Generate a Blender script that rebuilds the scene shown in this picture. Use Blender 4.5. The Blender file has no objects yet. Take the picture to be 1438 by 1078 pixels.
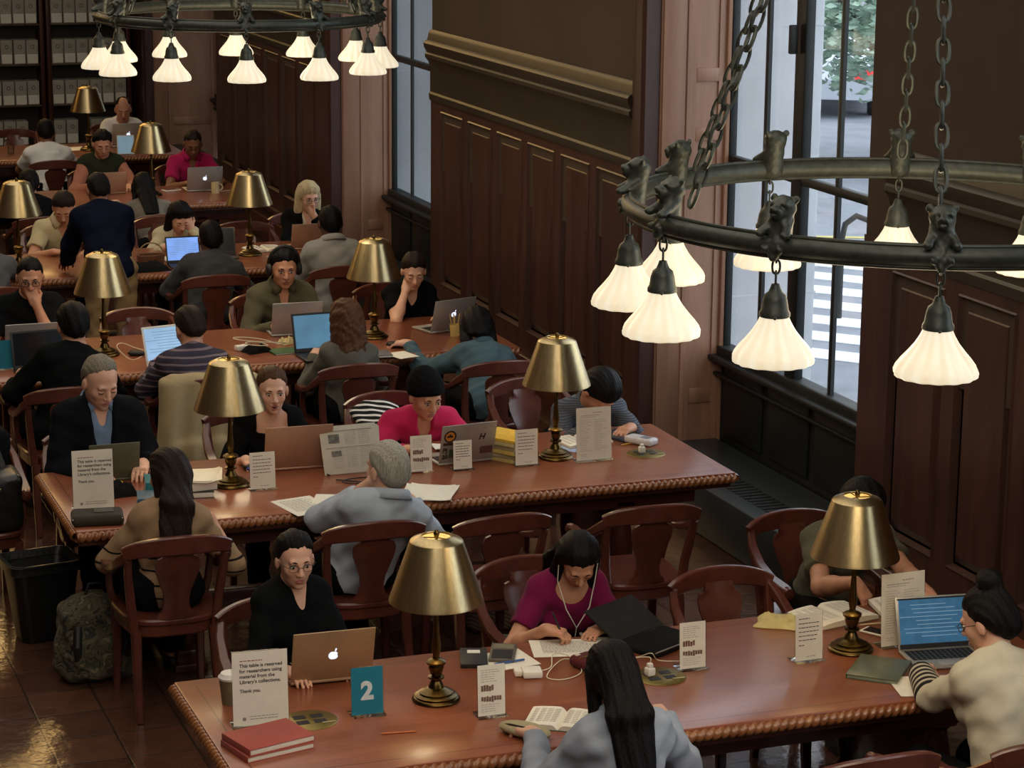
import bpy, math, random
import numpy as np
from mathutils import Vector, Matrix
random.seed(7); np.random.seed(7)
PI = math.pi
SC = bpy.context.scene
COL = SC.collection

# ------------------------------------------------------------------ materials
def lin(c):
    return tuple(((v/255.0)/12.92 if v/255.0 <= 0.04045 else ((v/255.0+0.055)/1.055)**2.4) for v in c)

_M = {}
class NT:
    def __init__(s, name):
        m = bpy.data.materials.new(name); m.use_nodes = True
        s.m = m; s.t = m.node_tree; s.N = s.t.nodes; s.L = s.t.links
        s.b = s.N['Principled BSDF']
    def n(s, kind, **kw):
        nd = s.N.new(kind)
        for k, v in kw.items():
            if k in nd.inputs: nd.inputs[k].default_value = v
            else: setattr(nd, k, v)
        return nd
    def link(s, a, b): s.L.new(a, b)
    def set(s, **kw):
        for k, v in kw.items(): s.b.inputs[k.replace('_', ' ')].default_value = v
    def coord(s, scale=(1, 1, 1), kind='Object', rot=(0, 0, 0)):
        tc = s.n('ShaderNodeTexCoord'); mp = s.n('ShaderNodeMapping')
        mp.inputs['Scale'].default_value = scale; mp.inputs['Rotation'].default_value = rot
        s.link(tc.outputs[kind], mp.inputs['Vector']); return mp.outputs['Vector']
    def noise(s, vec, scale=5, detail=4, rough=.55, dist=0):
        nd = s.n('ShaderNodeTexNoise'); nd.inputs['Scale'].default_value = scale
        nd.inputs['Detail'].default_value = detail; nd.inputs['Roughness'].default_value = rough
        nd.inputs['Distortion'].default_value = dist
        s.link(vec, nd.inputs['Vector']); return nd.outputs['Fac']
    def ramp(s, fac, stops):
        r = s.n('ShaderNodeValToRGB'); e = r.color_ramp.elements
        while len(e) < len(stops): e.new(.5)
        for i, (p, c) in enumerate(stops):
            e[i].position = p; e[i].color = (*c, 1)
        s.link(fac, r.inputs['Fac']); return r.outputs['Color']
    def base(s, out): s.link(out, s.b.inputs['Base Color'])
    def bump(s, h, strength=.2, dist=.01):
        b = s.n('ShaderNodeBump'); b.inputs['Strength'].default_value = strength; b.inputs['Distance'].default_value = dist
        s.link(h, b.inputs['Height']); s.link(b.outputs['Normal'], s.b.inputs['Normal'])
    def math(s, op, a, b=None):
        nd = s.n('ShaderNodeMath', operation=op)
        for i, v in enumerate((a, b)):
            if v is None: continue
            if isinstance(v, (int, float)): nd.inputs[i].default_value = v
            else: s.link(v, nd.inputs[i])
        return nd.outputs[0]
    def mix(s, fac, a, b):
        nd = s.n('ShaderNodeMix', data_type='RGBA')
        for k, v in ((0, fac), (6, a), (7, b)):
            if isinstance(v, tuple): nd.inputs[k].default_value = (*v, 1)
            elif isinstance(v, (int, float)): nd.inputs[k].default_value = v
            else: s.link(v, nd.inputs[k])
        return nd.outputs[2]

def scl(c, k): return tuple(min(1, v*k) for v in c)

def m_plain(rgb, rough=.6, metal=0, var=.12, scale=30, bump=0, name=None, spec=.5):
    key = ('p', rgb, rough, metal, var, scale, bump, spec)
    if key in _M: return _M[key]
    t = NT(name or 'plain'); c = lin(rgb)
    v = t.coord(); f = t.noise(v, scale, 3)
    t.base(t.ramp(f, [(.3, scl(c, 1-var)), (.7, scl(c, 1+var))]))
    t.set(Roughness=rough, Metallic=metal, Specular_IOR_Level=spec)
    if bump: t.bump(f, bump, .004)
    _M[key] = t.m; return t.m

def m_cloth(rgb, rough=.9, bump=.25, var=.07):
    key = ('c', rgb, rough)
    if key in _M: return _M[key]
    t = NT('cloth'); c = lin(rgb) if sum(rgb) > 120 else scl(lin(rgb), .62); v = t.coord()
    f = t.noise(v, 9, 3, .5, .6); g = t.noise(v, 420, 1)
    t.base(t.ramp(f, [(.3, scl(c, 1-var)), (.7, scl(c, 1+var))]))
    t.set(Roughness=rough, Specular_IOR_Level=.15 if sum(rgb) > 150 else .06, Sheen_Weight=.06 if sum(rgb) > 150 else 0.0)
    h = t.math('ADD', t.math('MULTIPLY', f, 1.0), t.math('MULTIPLY', g, .08))
    t.bump(h, bump, .02)
    _M[key] = t.m; return t.m

def m_stripe(rgb1, rgb2, freq, width, axis=(0, 0, 1), zmax=None, rot=0.0):
    """fabric with woven stripes across an object axis; zmax keeps the stripes below a height"""
    key = ('s', rgb1, rgb2, freq, width, axis, zmax)
    if key in _M: return _M[key]
    t = NT('striped_cloth'); a, b = lin(rgb1), lin(rgb2); v = t.coord()
    sx = t.n('ShaderNodeVectorMath', operation='DOT_PRODUCT'); sx.inputs[1].default_value = axis
    t.link(v, sx.inputs[0])
    nz = t.noise(v, 6, 2)
    p = t.math('ADD', t.math('MULTIPLY', sx.outputs['Value'], freq), t.math('MULTIPLY', nz, .5))
    fr = t.math('FRACT', p); on = t.math('LESS_THAN', fr, width)
    if zmax is not None:
        xyz = t.n('ShaderNodeSeparateXYZ'); t.link(v, xyz.inputs[0])
        on = t.math('MULTIPLY', on, t.math('LESS_THAN', xyz.outputs['Z'], zmax))
    t.base(t.mix(on, a, b)); t.set(Roughness=.9, Specular_IOR_Level=.2)
    t.bump(t.noise(v, 14, 3), .3, .02)
    _M[key] = t.m; return t.m

def m_skin(rgb):
    key = ('k', rgb)
    if key in _M: return _M[key]
    t = NT('skin'); c = lin(rgb); v = t.coord()
    f = t.noise(v, 18, 4)
    t.base(t.ramp(f, [(.3, scl(c, .88)), (.7, (min(1, c[0]*1.1), c[1]*1.02, c[2]))]))
    t.set(Roughness=.5, Specular_IOR_Level=.4, Subsurface_Weight=.0)
    t.bump(t.noise(v, 150, 2), .06, .004)
    _M[key] = t.m; return t.m

def m_hair(rgb, rough=.45):
    key = ('h', rgb)
    if key in _M: return _M[key]
    t = NT('hair'); c = lin(rgb); v = t.coord((220, 220, 14))
    f = t.noise(v, 1.0, 3)
    t.base(t.ramp(f, [(.3, scl(c, .5)), (.72, scl(c, 1.25))]))
    t.set(Roughness=rough, Specular_IOR_Level=.10)
    t.bump(f, .6, .006)
    _M[key] = t.m; return t.m

def m_wood(dark, light, scale=(1, 1, 1), rough=.3, bump=.05, coat=0, name='wood', freq=2.5):
    key = ('w', dark, light, scale, rough, coat, freq)
    if key in _M: return _M[key]
    t = NT(name); v = t.coord(scale)
    f = t.noise(v, freq, 7, .6, 1.2); g = t.noise(v, freq*9, 3)
    k = t.math('ADD', t.math('MULTIPLY', f, .8), t.math('MULTIPLY', g, .2))
    t.base(t.ramp(k, [(.3, lin(dark)), (.7, lin(light))]))
    t.set(Roughness=rough, Coat_Weight=coat, Coat_Roughness=.12)
    t.bump(k, bump, .004)
    _M[key] = t.m; return t.m

def m_emit(rgb, strength, var=.0, scale=10):
    key = ('e', rgb, strength, var)
    if key in _M: return _M[key]
    t = NT('glow'); c = lin(rgb); v = t.coord()
    if var: t.link(t.ramp(t.noise(v, scale, 2), [(.35, scl(c, 1-var)), (.65, c)]), t.b.inputs['Emission Color'])
    else: t.b.inputs['Emission Color'].default_value = (*c, 1)
    t.base(t.ramp(t.noise(v, scale, 2), [(.4, scl(c, .3)), (.6, scl(c, .35))]))
    t.set(Emission_Strength=strength, Roughness=.4)
    _M[key] = t.m; return t.m

# ------------------------------------------------------------------ mesh builder
class MB:
    def __init__(s): s.v = []; s.f = []
    def add(s, vs, fs, M=None):
        o = len(s.v)
        s.v += [tuple(M @ Vector(p)) for p in vs] if M is not None else [tuple(p) for p in vs]
        s.f += [tuple(i+o for i in f) for f in fs]; return s
    def box(s, c, d, M=None, b=0.0, seg=2):
        """box centred at c with size d; b rounds the edges"""
        hx, hy, hz = d[0]/2, d[1]/2, d[2]/2
        if b <= 0:
            vs = [(c[0]+x*hx, c[1]+y*hy, c[2]+z*hz) for z in (-1, 1) for y in (-1, 1) for x in (-1, 1)]
            return s.add(vs, [(0, 2, 3, 1), (4, 5, 7, 6), (0, 1, 5, 4), (2, 6, 7, 3), (0, 4, 6, 2), (1, 3, 7, 5)], M)
        b = min(b, hx*.98, hy*.98, hz*.98)
        rect = []
        for (sx, sy, a0) in ((1, 1, 0), (-1, 1, PI/2), (-1, -1, PI), (1, -1, 1.5*PI)):
            for k in range(seg+1):
                a = a0+k*PI/2/seg; rect.append((sx, sy, math.cos(a), math.sin(a)))
        rings = []
        prof = [(b*(1-math.sin(k*PI/2/seg)), b*(1-math.cos(k*PI/2/seg))) for k in range(seg+1)]
        levels = [(-hz+q, p) for p, q in [(b*(1-math.sin(k*PI/2/seg)), b*(1-math.cos(k*PI/2/seg))) for k in range(seg+1)]]
        levels = levels + [(-z, i) for z, i in reversed(levels)]
        for z, ins in levels:
            ring = []
            for sx, sy, cx_, sy_ in rect:
                r = b-ins
                ring.append((c[0]+sx*(hx-b)+cx_*r, c[1]+sy*(hy-b)+sy_*r, c[2]+z))
            rings.append(ring)
        return s.rings(rings, M=M, cap=True)
    def rings(s, rings, M=None, cap=True, closed=True):
        n = len(rings[0]); vs = [p for r in rings for p in r]; fs = []
        for i in range(len(rings)-1):
            for j in range(n if closed else n-1):
                k = (j+1) % n
                fs.append((i*n+j, i*n+k, (i+1)*n+k, (i+1)*n+j))
        if cap:
            fs.append(tuple(reversed(range(n)))); fs.append(tuple((len(rings)-1)*n+j for j in range(n)))
        return s.add(vs, fs, M)
    def lathe(s, prof, n=32, M=None, cap=True, mod=None):
        rings = []
        for r, z in prof:
            rings.append([((r*(mod(2*PI*j/n, z) if mod else 1))*math.cos(2*PI*j/n), (r*(mod(2*PI*j/n, z) if mod else 1))*math.sin(2*PI*j/n), z) for j in range(n)])
        return s.rings(rings, M, cap)
    def tube(s, pts, r, n=8, M=None, closed=False, cap=True, flat=1.0, up=None):
        pts = [Vector(p) for p in pts]; m = len(pts)
        rs = r if isinstance(r, (list, tuple)) else [r]*m
        rings = []; prev = None
        for i, p in enumerate(pts):
            if closed: t = pts[(i+1) % m]-pts[i-1]
            else: t = pts[min(i+1, m-1)]-pts[max(i-1, 0)]
            if t.length < 1e-9: t = Vector((0, 0, 1))
            t.normalize()
            if up is not None: a = Vector(up)
            elif prev is None: a = Vector((0, 0, 1)) if abs(t.z) < .9 else Vector((1, 0, 0))
            else: a = prev
            u = a-t*a.dot(t)
            if u.length < 1e-6: u = Vector((1, 0, 0))-t*t.x
            u.normalize(); w = t.cross(u); prev = u
            rings.append([tuple(p+u*rs[i]*math.cos(2*PI*j/n)+w*rs[i]*flat*math.sin(2*PI*j/n)) for j in range(n)])
        if closed:
            rings.append(rings[0]); return s.rings(rings, M, cap=False)
        return s.rings(rings, M, cap)
    def bar(s, pts, w, h, M=None, up=(0, 0, 1)):
        """rectangular section swept along pts: w across, h along 'up'; w, h may be lists"""
        pts = [Vector(p) for p in pts]; m = len(pts); rings = []
        for i, p in enumerate(pts):
            t = (pts[min(i+1, m-1)]-pts[max(i-1, 0)]).normalized()
            u = Vector(up)-t*Vector(up).dot(t); u.normalize(); q = t.cross(u)
            ww = (w[i] if isinstance(w, (list, tuple)) else w)/2; hh = (h[i] if isinstance(h, (list, tuple)) else h)/2
            e = min(ww, hh)*.35
            rings.append([tuple(p+q*a+u*b) for a, b in ((ww, hh-e), (ww-e, hh), (-ww+e, hh), (-ww, hh-e), (-ww, -hh+e), (-ww+e, -hh), (ww-e, -hh), (ww, -hh+e))])
        return s.rings(rings, M, True)
    def prism(s, poly, z0, z1, M=None):
        n = len(poly)
        return s.rings([[(x, y, z0) for x, y in poly], [(x, y, z1) for x, y in poly]], M, True)
    def ell(s, c, r, n=16, M=None):
        prof = []; m = max(6, n//2); rings = []
        for i in range(1, m):
            a = -PI/2+PI*i/m
            rings.append([(c[0]+r[0]*math.cos(a)*math.cos(2*PI*j/n), c[1]+r[1]*math.cos(a)*math.sin(2*PI*j/n), c[2]+r[2]*math.sin(a)) for j in range(n)])
        return s.rings(rings, M, True)
    def quad(s, a, b, c, d, M=None): return s.add([a, b, c, d], [(0, 1, 2, 3)], M)
    def mesh(s, name, smooth=True, angle=40):
        me = bpy.data.meshes.new(name); me.from_pydata(s.v, [], s.f); me.validate(); me.update()
        if smooth:
            me.polygons.foreach_set('use_smooth', [True]*len(me.polygons))
            try: me.set_sharp_from_angle(angle=math.radians(angle))
            except Exception: pass
        return me
    def build(s, name, m, parent=None, smooth=True, angle=40, loc=None):
        o = bpy.data.objects.new(name, s.mesh(name, smooth, angle)); COL.objects.link(o)
        if m: o.data.materials.append(m)
        if parent: o.parent = parent
        if loc is not None: o.location = loc
        return o

def T(x=0, y=0, z=0): return Matrix.Translation((x, y, z))
def RX(a): return Matrix.Rotation(a, 4, 'X')
def RY(a): return Matrix.Rotation(a, 4, 'Y')
def RZ(a): return Matrix.Rotation(a, 4, 'Z')

def tag(o, label=None, cat=None, group=None, kind=None):
    if label: o['label'] = label
    if cat: o['category'] = cat
    if group: o['group'] = group
    if kind: o['kind'] = kind
    return o
def thing(name, loc, rz=0, label=None, cat=None, group=None):
    o = bpy.data.objects.new(name, None); COL.objects.link(o)
    o.empty_display_size = .1; o.location = loc; o.rotation_euler = (0, 0, rz)
    return tag(o, label, cat, group)
def copy_tree(o, parent=None):
    """a thing, its parts and their sub-parts; the copies share mesh data"""
    c = o.copy(); COL.objects.link(c)
    if parent is not None: c.parent = parent
    for ch in list(o.children): copy_tree(ch, c)
    return c
def place(proto, used, loc, rz=0, label=None, group=None, cat=None):
    """first use moves the thing itself, later uses copy it with its parts"""
    o = proto if not used.get(proto.name) else copy_tree(proto)
    used[proto.name] = True
    o.location = loc; o.rotation_euler = (0, 0, rz)
    tag(o, label, cat, group); return o
USED = {}
def text(body, size, m, parent, loc, rot=(PI/2, 0, 0), extrude=.0004, align='LEFT', bold=0, name='lettering', shear=0):
    cu = bpy.data.curves.new(name, 'FONT'); cu.body = body; cu.size = size; cu.extrude = extrude; cu.offset = bold
    cu.align_x = align; cu.resolution_u = 3; cu.shear = shear
    t = bpy.data.objects.new('lettering_curve', cu); COL.objects.link(t)
    me = bpy.data.meshes.new_from_object(t.evaluated_get(bpy.context.evaluated_depsgraph_get()))
    bpy.data.objects.remove(t); bpy.data.curves.remove(cu); me.name = name
    o = bpy.data.objects.new(name, me); COL.objects.link(o); me.materials.clear(); me.materials.append(m)
    o.parent = parent; o.location = loc; o.rotation_euler = rot; return o

# ------------------------------------------------------------------ camera
def make_camera():
    f = 3355.705
    yaw, pit, rol = math.radians(20.222), math.radians(13.062), math.radians(.542)
    F = Vector((math.sin(yaw)*math.cos(pit), math.cos(yaw)*math.cos(pit), -math.sin(pit)))
    r = Vector((math.cos(yaw), -math.sin(yaw), 0)); u = r.cross(F)
    r2 = r*math.cos(rol)+u*math.sin(rol); u2 = -r*math.sin(rol)+u*math.cos(rol)
    cam = bpy.data.cameras.new('camera'); o = bpy.data.objects.new('camera', cam); COL.objects.link(o)
    cam.sensor_width = 36; cam.lens = f/1438*36; cam.clip_end = 300
    M = Matrix((( r2.x, u2.x, -F.x, 0), (r2.y, u2.y, -F.y, 0), (r2.z, u2.z, -F.z, 3.895), (0, 0, 0, 1)))
    o.matrix_world = M; SC.camera = o
make_camera()
# ------------------------------------------------------------------ palette
WALLWOOD = m_wood((48, 29, 24), (82, 52, 43), (3, 3, .35), .38, .06, name='wall_oak')
REVEAL_LIT = m_wood((136, 100, 80), (166, 126, 102), (3, 3, .35), .42, .06, name='reveal_oak_lit')  # wall oak made lighter to stand in for window light
FRIEZE = m_wood((42, 36, 28), (60, 51, 39), (3, .5, 3), .45, .05, name='frieze_oak')
CHAIRW = m_wood((70, 34, 27), (106, 56, 44), (2, 2, 2), .28, .04, coat=.25, name='chair_wood')
TABLEW_D, TABLEW_L = (122, 60, 34), (164, 92, 56)
DARKWOOD = m_wood((56, 26, 18), (84, 42, 28), (2, 2, 1), .35, .05, name='dark_wood')
IRON = m_plain((40, 42, 38), .55, .3, .25, 40, .1, 'iron')
BRONZE = m_plain((64, 68, 61), .45, .4, .3, 35, .15, 'bronze')
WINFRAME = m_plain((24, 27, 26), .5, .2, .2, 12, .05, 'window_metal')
WINLIT = m_plain((112, 120, 116), .5, .1, .15, 12, .05, 'window_metal_lit')  # paler frame metal: the lit side of the bars, painted
BLACK = m_plain((18, 18, 18), .55, 0, .2, 40, 0)
WHITE = m_plain((226, 222, 212), .7, 0, .04, 20)
PAPER = m_plain((232, 226, 210), .8, 0, .03, 25)
INK = m_plain((60, 56, 54), .8, 0, .1)
INKG = m_plain((150, 144, 138), .8, 0, .1)
REDINK = m_plain((150, 70, 66), .8, 0, .1)
ALU = m_plain((176, 172, 166), .38, .55, .05, 60, .02, 'aluminium')
DARKALU = m_plain((84, 82, 80), .4, .5, .08, 60)
KEYS = m_plain((26, 26, 28), .5, 0, .15, 200)
CABLE = m_plain((214, 206, 176), .5, 0, .05)
ACRYL = None
def glassy(name, tint=(1, 1, 1), gl=.12):
    t = NT(name); N = t.N
    tr = t.n('ShaderNodeBsdfTransparent'); tr.inputs['Color'].default_value = (*tint, 1)
    gs = t.n('ShaderNodeBsdfGlossy'); gs.inputs['Roughness'].default_value = .03
    mx = t.n('ShaderNodeMixShader')
    lw = t.n('ShaderNodeLayerWeight'); lw.inputs['Blend'].default_value = .25
    t.link(t.math('MULTIPLY', lw.outputs['Fresnel'], gl*4), mx.inputs[0])
    t.link(tr.outputs[0], mx.inputs[1]); t.link(gs.outputs[0], mx.inputs[2])
    t.link(mx.outputs[0], t.N['Material Output'].inputs['Surface']); return t.m
ACRYL = glassy('acrylic', (.93, .95, .93), .2)
PANE = glassy('window_glass', (.95, .97, .98), .06)

def m_floor():
    t = NT('floor_tile'); v = t.coord((1, 1, 1))
    br = t.n('ShaderNodeTexBrick'); br.offset = 0.0
    br.inputs['Scale'].default_value = 1; br.inputs['Brick Width'].default_value = .3; br.inputs['Row Height'].default_value = .3
    br.inputs['Mortar Size'].default_value = .006; br.inputs['Mortar Smooth'].default_value = .3
    br.inputs['Color1'].default_value = (*lin((92, 60, 46)), 1); br.inputs['Color2'].default_value = (*lin((74, 50, 40)), 1)
    br.inputs['Mortar'].default_value = (*lin((50, 40, 34)), 1)
    t.link(v, br.inputs['Vector'])
    n = t.noise(v, 7, 5); 
    mx = t.n('ShaderNodeMix', data_type='RGBA', blend_type='MULTIPLY'); mx.inputs[0].default_value = .7
    t.link(br.outputs['Color'], mx.inputs[6]); t.link(t.ramp(n, [(.3, (.6, .6, .6)), (.7, (1.2, 1.15, 1.1))]), mx.inputs[7])
    t.base(mx.outputs[2]); t.set(Roughness=.16)
    h = t.math('ADD', t.math('MULTIPLY', br.outputs['Fac'], -.6), t.math('MULTIPLY', t.noise(v, 9, 3), .9))
    t.bump(h, .35, .012); return t.m
def m_plaster():
    t = NT('plaster'); v = t.coord()
    n = t.noise(v, 1.2, 5)
    t.base(t.ramp(n, [(.3, lin((58, 43, 31))), (.7, lin((70, 52, 38)))])); t.set(Roughness=.85)
    t.bump(t.noise(v, 60, 3), .1, .004); return t.m
PLASTER = m_plaster()
def m_stone(rgb):
    t = NT('limestone'); v = t.coord()
    c = lin(rgb); n = t.noise(v, 2.5, 6)
    t.base(t.ramp(n, [(.3, scl(c, .88)), (.7, scl(c, 1.08))])); t.set(Roughness=.85)
    t.bump(t.noise(v, 30, 4), .15, .01); return t.m
STONE = m_stone((192, 194, 198)); STONE2 = m_stone((205, 212, 216))

WX = 5.65
def structure(o): return tag(o, kind='structure')

m = MB(); m.quad((-8, -2.2, 0), (6.3, -2.2, 0), (6.3, 28.8, 0), (-8, 28.8, 0))
structure(m.build('floor', m_floor(), smooth=False))
m = MB(); m.box((-1, 13.4, 8.7), (14.6, 31.4, .2))
structure(m.build('ceiling', PLASTER, smooth=False))

def panel(mb, y0, y1, z0, z1, x=WX, rail=0.0):
    """a raised panel sunk in a frame opening on the wall facing -X"""
    a, d, e = .022, .03, .075
    def r(i, dx): return [(x+dx, y0+i, z0+i), (x+dx, y1-i, z0+i), (x+dx, y1-i, z1-i), (x+dx, y0+i, z1-i)]
    mb.rings([r(0, 0), r(.008, -.008), r(a, d), r(a+.012, d), r(e, .008), r(e+.004, .006)], cap=False)
    q = r(e+.004, .006); mb.add(q, [(0, 3, 2, 1)])

def wall_with_panels(y0, y1, panels, z0=.53, z1=1.84, far=None, casing=None):
    mb = MB(); top = 1.97
    ys = sorted(set([y0, y1]+[v for p in panels for v in p]))
    ps = set(panels)
    for a, b in zip(ys[:-1], ys[1:]):
        if (a, b) in ps:
            mb.quad((WX, a, 0), (WX, b, 0), (WX, b, z0), (WX, a, z0)); mb.quad((WX, a, z1), (WX, b, z1), (WX, b, top), (WX, a, top))
            panel(mb, a, b, z0, z1)
        else: mb.quad((WX, a, 0), (WX, b, 0), (WX, b, top), (WX, a, top))
    mb.box((WX+.28, (y0+y1)/2, 3.5), (.5, y1-y0, 7.0)) if False else None
    mb.bar([(WX-.015, y0, .34), (WX-.015, y1, .34)], .03, .05)
    mb.box((WX+.21, y0+.002, 1.0), (.40, .004, 2.0)); mb.box((WX+.21, y1-.002, 1.0), (.40, .004, 2.0))
    w = structure(mb.build('wall_right', WALLWOOD, angle=25))
    b = MB(); b.box((WX-.02, (y0+y1)/2, .12), (.04, y1-y0, .24), b=.008)
    structure(b.build('baseboard_right', DARKWOOD))
    cy0 = y0+(casing or 0)
    f = MB()                                     # frieze board and cornice run as one moulding
    prof = [(0, 1.90), (-.010, 1.90), (-.016, 1.925), (-.016, 1.95), (-.006, 1.965), (-.006, 2.15), (-.014, 2.165), (-.02, 2.19), (-.040, 2.215), (-.048, 2.225),
            (-.048, 2.25), (-.034, 2.262), (-.056, 2.30), (-.060, 2.33), (-.050, 2.345), (-.03, 2.355), (-.02, 2.40), (-.012, 2.42), (0, 2.43)]
    f.rings([[(WX+dx, y, z) for dx, z in prof] for y in (cy0, y1-(far or 0))], cap=True)
    structure(f.build('trim_1', FRIEZE, angle=30))
    u = MB(); u.box((WX+.215, (y0+y1)/2, 5.0), (.41, y1-y0, 7.2)); 
    structure(u.build('wall_right', PLASTER, smooth=False))
    u = MB(); u.box((WX+.215, (y0+y1)/2, .7), (.37, y1-y0-.01, 1.4))
    structure(u.build('wall_right', PLASTER, smooth=False))
    if casing:
        c = MB()
        prof = [(0, 0), (-.10, 0), (-.12, .02), (-.12, .1), (-.1, .12), (-.075, .13), (-.06, .2), (-.05, .24), (-.05, .28), (-.03, .3), (-.03, .36), (0, .36)]
        c.rings([[(WX+dx, y0+t, z) for dx, t in prof] for z in (0, 6.5)], cap=True)
        structure(c.build('trim_2', WALLWOOD, angle=30))

wall_with_panels(6.02, 10.33, [(10.03-.62*i-.5, 10.03-.62*i) for i in range(6)], far=.26)
wall_with_panels(-2.0, 3.49, [])
wall_with_panels(12.86, 17.17, [(16.93-.62*i-.5, 16.93-.62*i) for i in range(6)], casing=.36)
wall_with_panels(19.58, 24.26, [(24.06-.62*i-.5, 24.06-.62*i) for i in range(6)], casing=.5)
wall_with_panels(27.36, 28.76, [], casing=.5)

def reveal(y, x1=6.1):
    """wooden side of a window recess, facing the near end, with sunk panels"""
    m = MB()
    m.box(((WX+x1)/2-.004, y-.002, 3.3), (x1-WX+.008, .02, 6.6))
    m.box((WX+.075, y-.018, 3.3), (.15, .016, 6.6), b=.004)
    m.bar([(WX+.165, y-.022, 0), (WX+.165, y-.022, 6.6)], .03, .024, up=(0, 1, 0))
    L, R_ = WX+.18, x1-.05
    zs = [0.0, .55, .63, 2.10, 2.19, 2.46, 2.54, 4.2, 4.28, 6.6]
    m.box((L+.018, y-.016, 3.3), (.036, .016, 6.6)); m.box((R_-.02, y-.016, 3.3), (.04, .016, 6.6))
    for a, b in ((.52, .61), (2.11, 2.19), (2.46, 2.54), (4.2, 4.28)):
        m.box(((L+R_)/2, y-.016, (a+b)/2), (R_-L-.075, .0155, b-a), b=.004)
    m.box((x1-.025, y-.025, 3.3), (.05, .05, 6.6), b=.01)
    return structure(m.build('trim_3', REVEAL_LIT))
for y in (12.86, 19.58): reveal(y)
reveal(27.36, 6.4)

def window(n, y0, y1, mull, munt, x=6.1):
    """a bronze casement in its recess: frame, mullions, glazing bars, panes, sill, panelling below"""
    f = MB()
    zb, zt = .85, 6.4
    for yy in (y0+.03, y1-.03): f.box((x, yy, (zb+zt)/2), (.05, .06, zt-zb), b=.01)
    f.box((x, (y0+y1)/2, zb-.03), (.11, y1-y0, .10), b=.01)
    f.box((x, (y0+y1)/2, zt), (.11, y1-y0, .10))
    fr = structure(f.build('window_%d' % n, WINFRAME))
    for mm in mull:
        q = MB(); q.box((x, mm, (zb+zt)/2), (.06, .13, zt-zb), b=.012); q.build('mullion', WINFRAME, fr)
        q = MB(); q.box((x-.07, mm+.01, 2.78), (.05, .03, .16), b=.008); q.build('window_catch', BLACK, fr)
    for mm in munt:
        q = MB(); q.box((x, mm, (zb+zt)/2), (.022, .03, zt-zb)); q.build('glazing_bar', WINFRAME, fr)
        q = MB(); q.box((x+.002, mm+.026, (zb+zt)/2), (.014, .02, zt-zb)); q.build('bar_lit_side', WINLIT, fr)  # the second strip carries the painted lit tone
    q = MB()
    for z in (2.0, 4.1): q.box((x, (y0+y1)/2, z), (.05, y1-y0-.1, .05), b=.008)
    q.build('transom', WINFRAME, fr)
    edges = sorted([y0+.06, y1-.06]+list(mull)+list(munt))
    for a, b in zip(edges[:-1], edges[1:]):
        q = MB(); q.box((x+.012, (a+b)/2, (zb+zt)/2), (.006, b-a-.01, zt-zb-.04)); q.build('pane', PANE, fr, smooth=False)
    q = MB(); q.box((x-.0, (y0+y1)/2, .42), (.06, y1-y0, .84))
    for k in range(4):
        a = y0+.12+k*(y1-y0-.16)/4; b = a+(y1-y0-.16)/4-.08
        q.box((x-.035, (a+b)/2, .55), (.02, b-a, .42), b=.008)
    q.box((x-.06, (y0+y1)/2, .80), (.10, y1-y0-.02, .035), b=.01); q.box((x-.05, (y0+y1)/2, .70), (.05, y1-y0-.02, .02), b=.005)
    q.build('apron_panel', WINFRAME, fr)
    return fr
window(1, 10.33, 12.86, (11.92, 10.6), (12.36, 11.46, 11.0))
window(2, 17.17, 19.58, (18.25,), (19.03, 17.7))
window(3, 24.26, 27.36, (25.8,), (26.6, 25.0), 6.4)
window(4, 3.49, 6.02, (4.75,), (4.1, 5.4))
u = MB(); u.box((5.97, 4.75, 7.5), (.62, 2.53, 2.2)); structure(u.build('wall_right', PLASTER, smooth=False))
for y0, y1 in ((10.33, 12.86), (17.17, 19.58), (24.26, 27.36)):
    u = MB(); u.box((5.97, (y0+y1)/2, 7.5), (.62, y1-y0, 2.2)); structure(u.build('wall_right', PLASTER, smooth=False))
    r = thing('radiator_cover', (5.5, (y0+y1)/2, 0), 0, {10.33: 'long low grey radiator cover under the window beside the second table', 17.17: 'low dark radiator cover under the tall window behind the third table', 24.26: 'radiator cover under the farthest window by the bookcase'}[y0], 'radiator cover', None)
    h = (y1-y0)/2-.03
    q = MB(); q.box((.28, 0, .15), (.55, 2*h, .29), b=.012); q.build('housing', m_plain((58, 64, 66), .4, .4, .1, 8), r)
    q = MB()
    for k in range(int(2*h/.055)): q.box((.20, -h+.06+k*.055, .297), (.16, .03, .006))
    q.build('grille', BLACK, r)

u = MB(); u.box((-7.7, 13.4, 4.3), (.3, 31.0, 8.6)); structure(u.build('wall_left', WALLWOOD, smooth=False))
u = MB(); u.box((-1.0, -2.1, 4.3), (13.6, .2, 8.6)); structure(u.build('wall_front', PLASTER, smooth=False))
# end wall with openings for added glow panels, and the bookcase
u = MB(); u.box((-1.2, 28.9, 2.3), (14.3, .25, 4.6)); u.box((-1.2, 28.9, 8.4), (14.3, .25, .5))
for xx in (-7.6, -4.2, -.6, 1.7, 5.75): u.box((xx, 28.9, 6.4), (1.5, .25, 3.7))
structure(u.build('wall_back', WALLWOOD, smooth=False))
END_GLOW = m_emit((255, 206, 130), 5.5, .35, 1.5)  # warm glow panels added out of view for glints on the floor
for n_, (a, b) in enumerate(((-6.85, -4.95), (-3.45, -1.35), (.15, .95), (2.45, 5.0))):
    u = MB(); u.box(((a+b)/2, 28.95, 6.4), (b-a, .04, 3.6)); f = structure(u.build('window_%d' % (5+n_), END_GLOW, smooth=False))
    u = MB()
    for k in range(1, 4): u.box((a+(b-a)*k/4, 28.9, 6.4), (.05, .06, 3.6))
    u.box(((a+b)/2, 28.9, 6.4), (b-a, .06, .05)); u.build('glazing_bar', WINFRAME, f)

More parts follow.
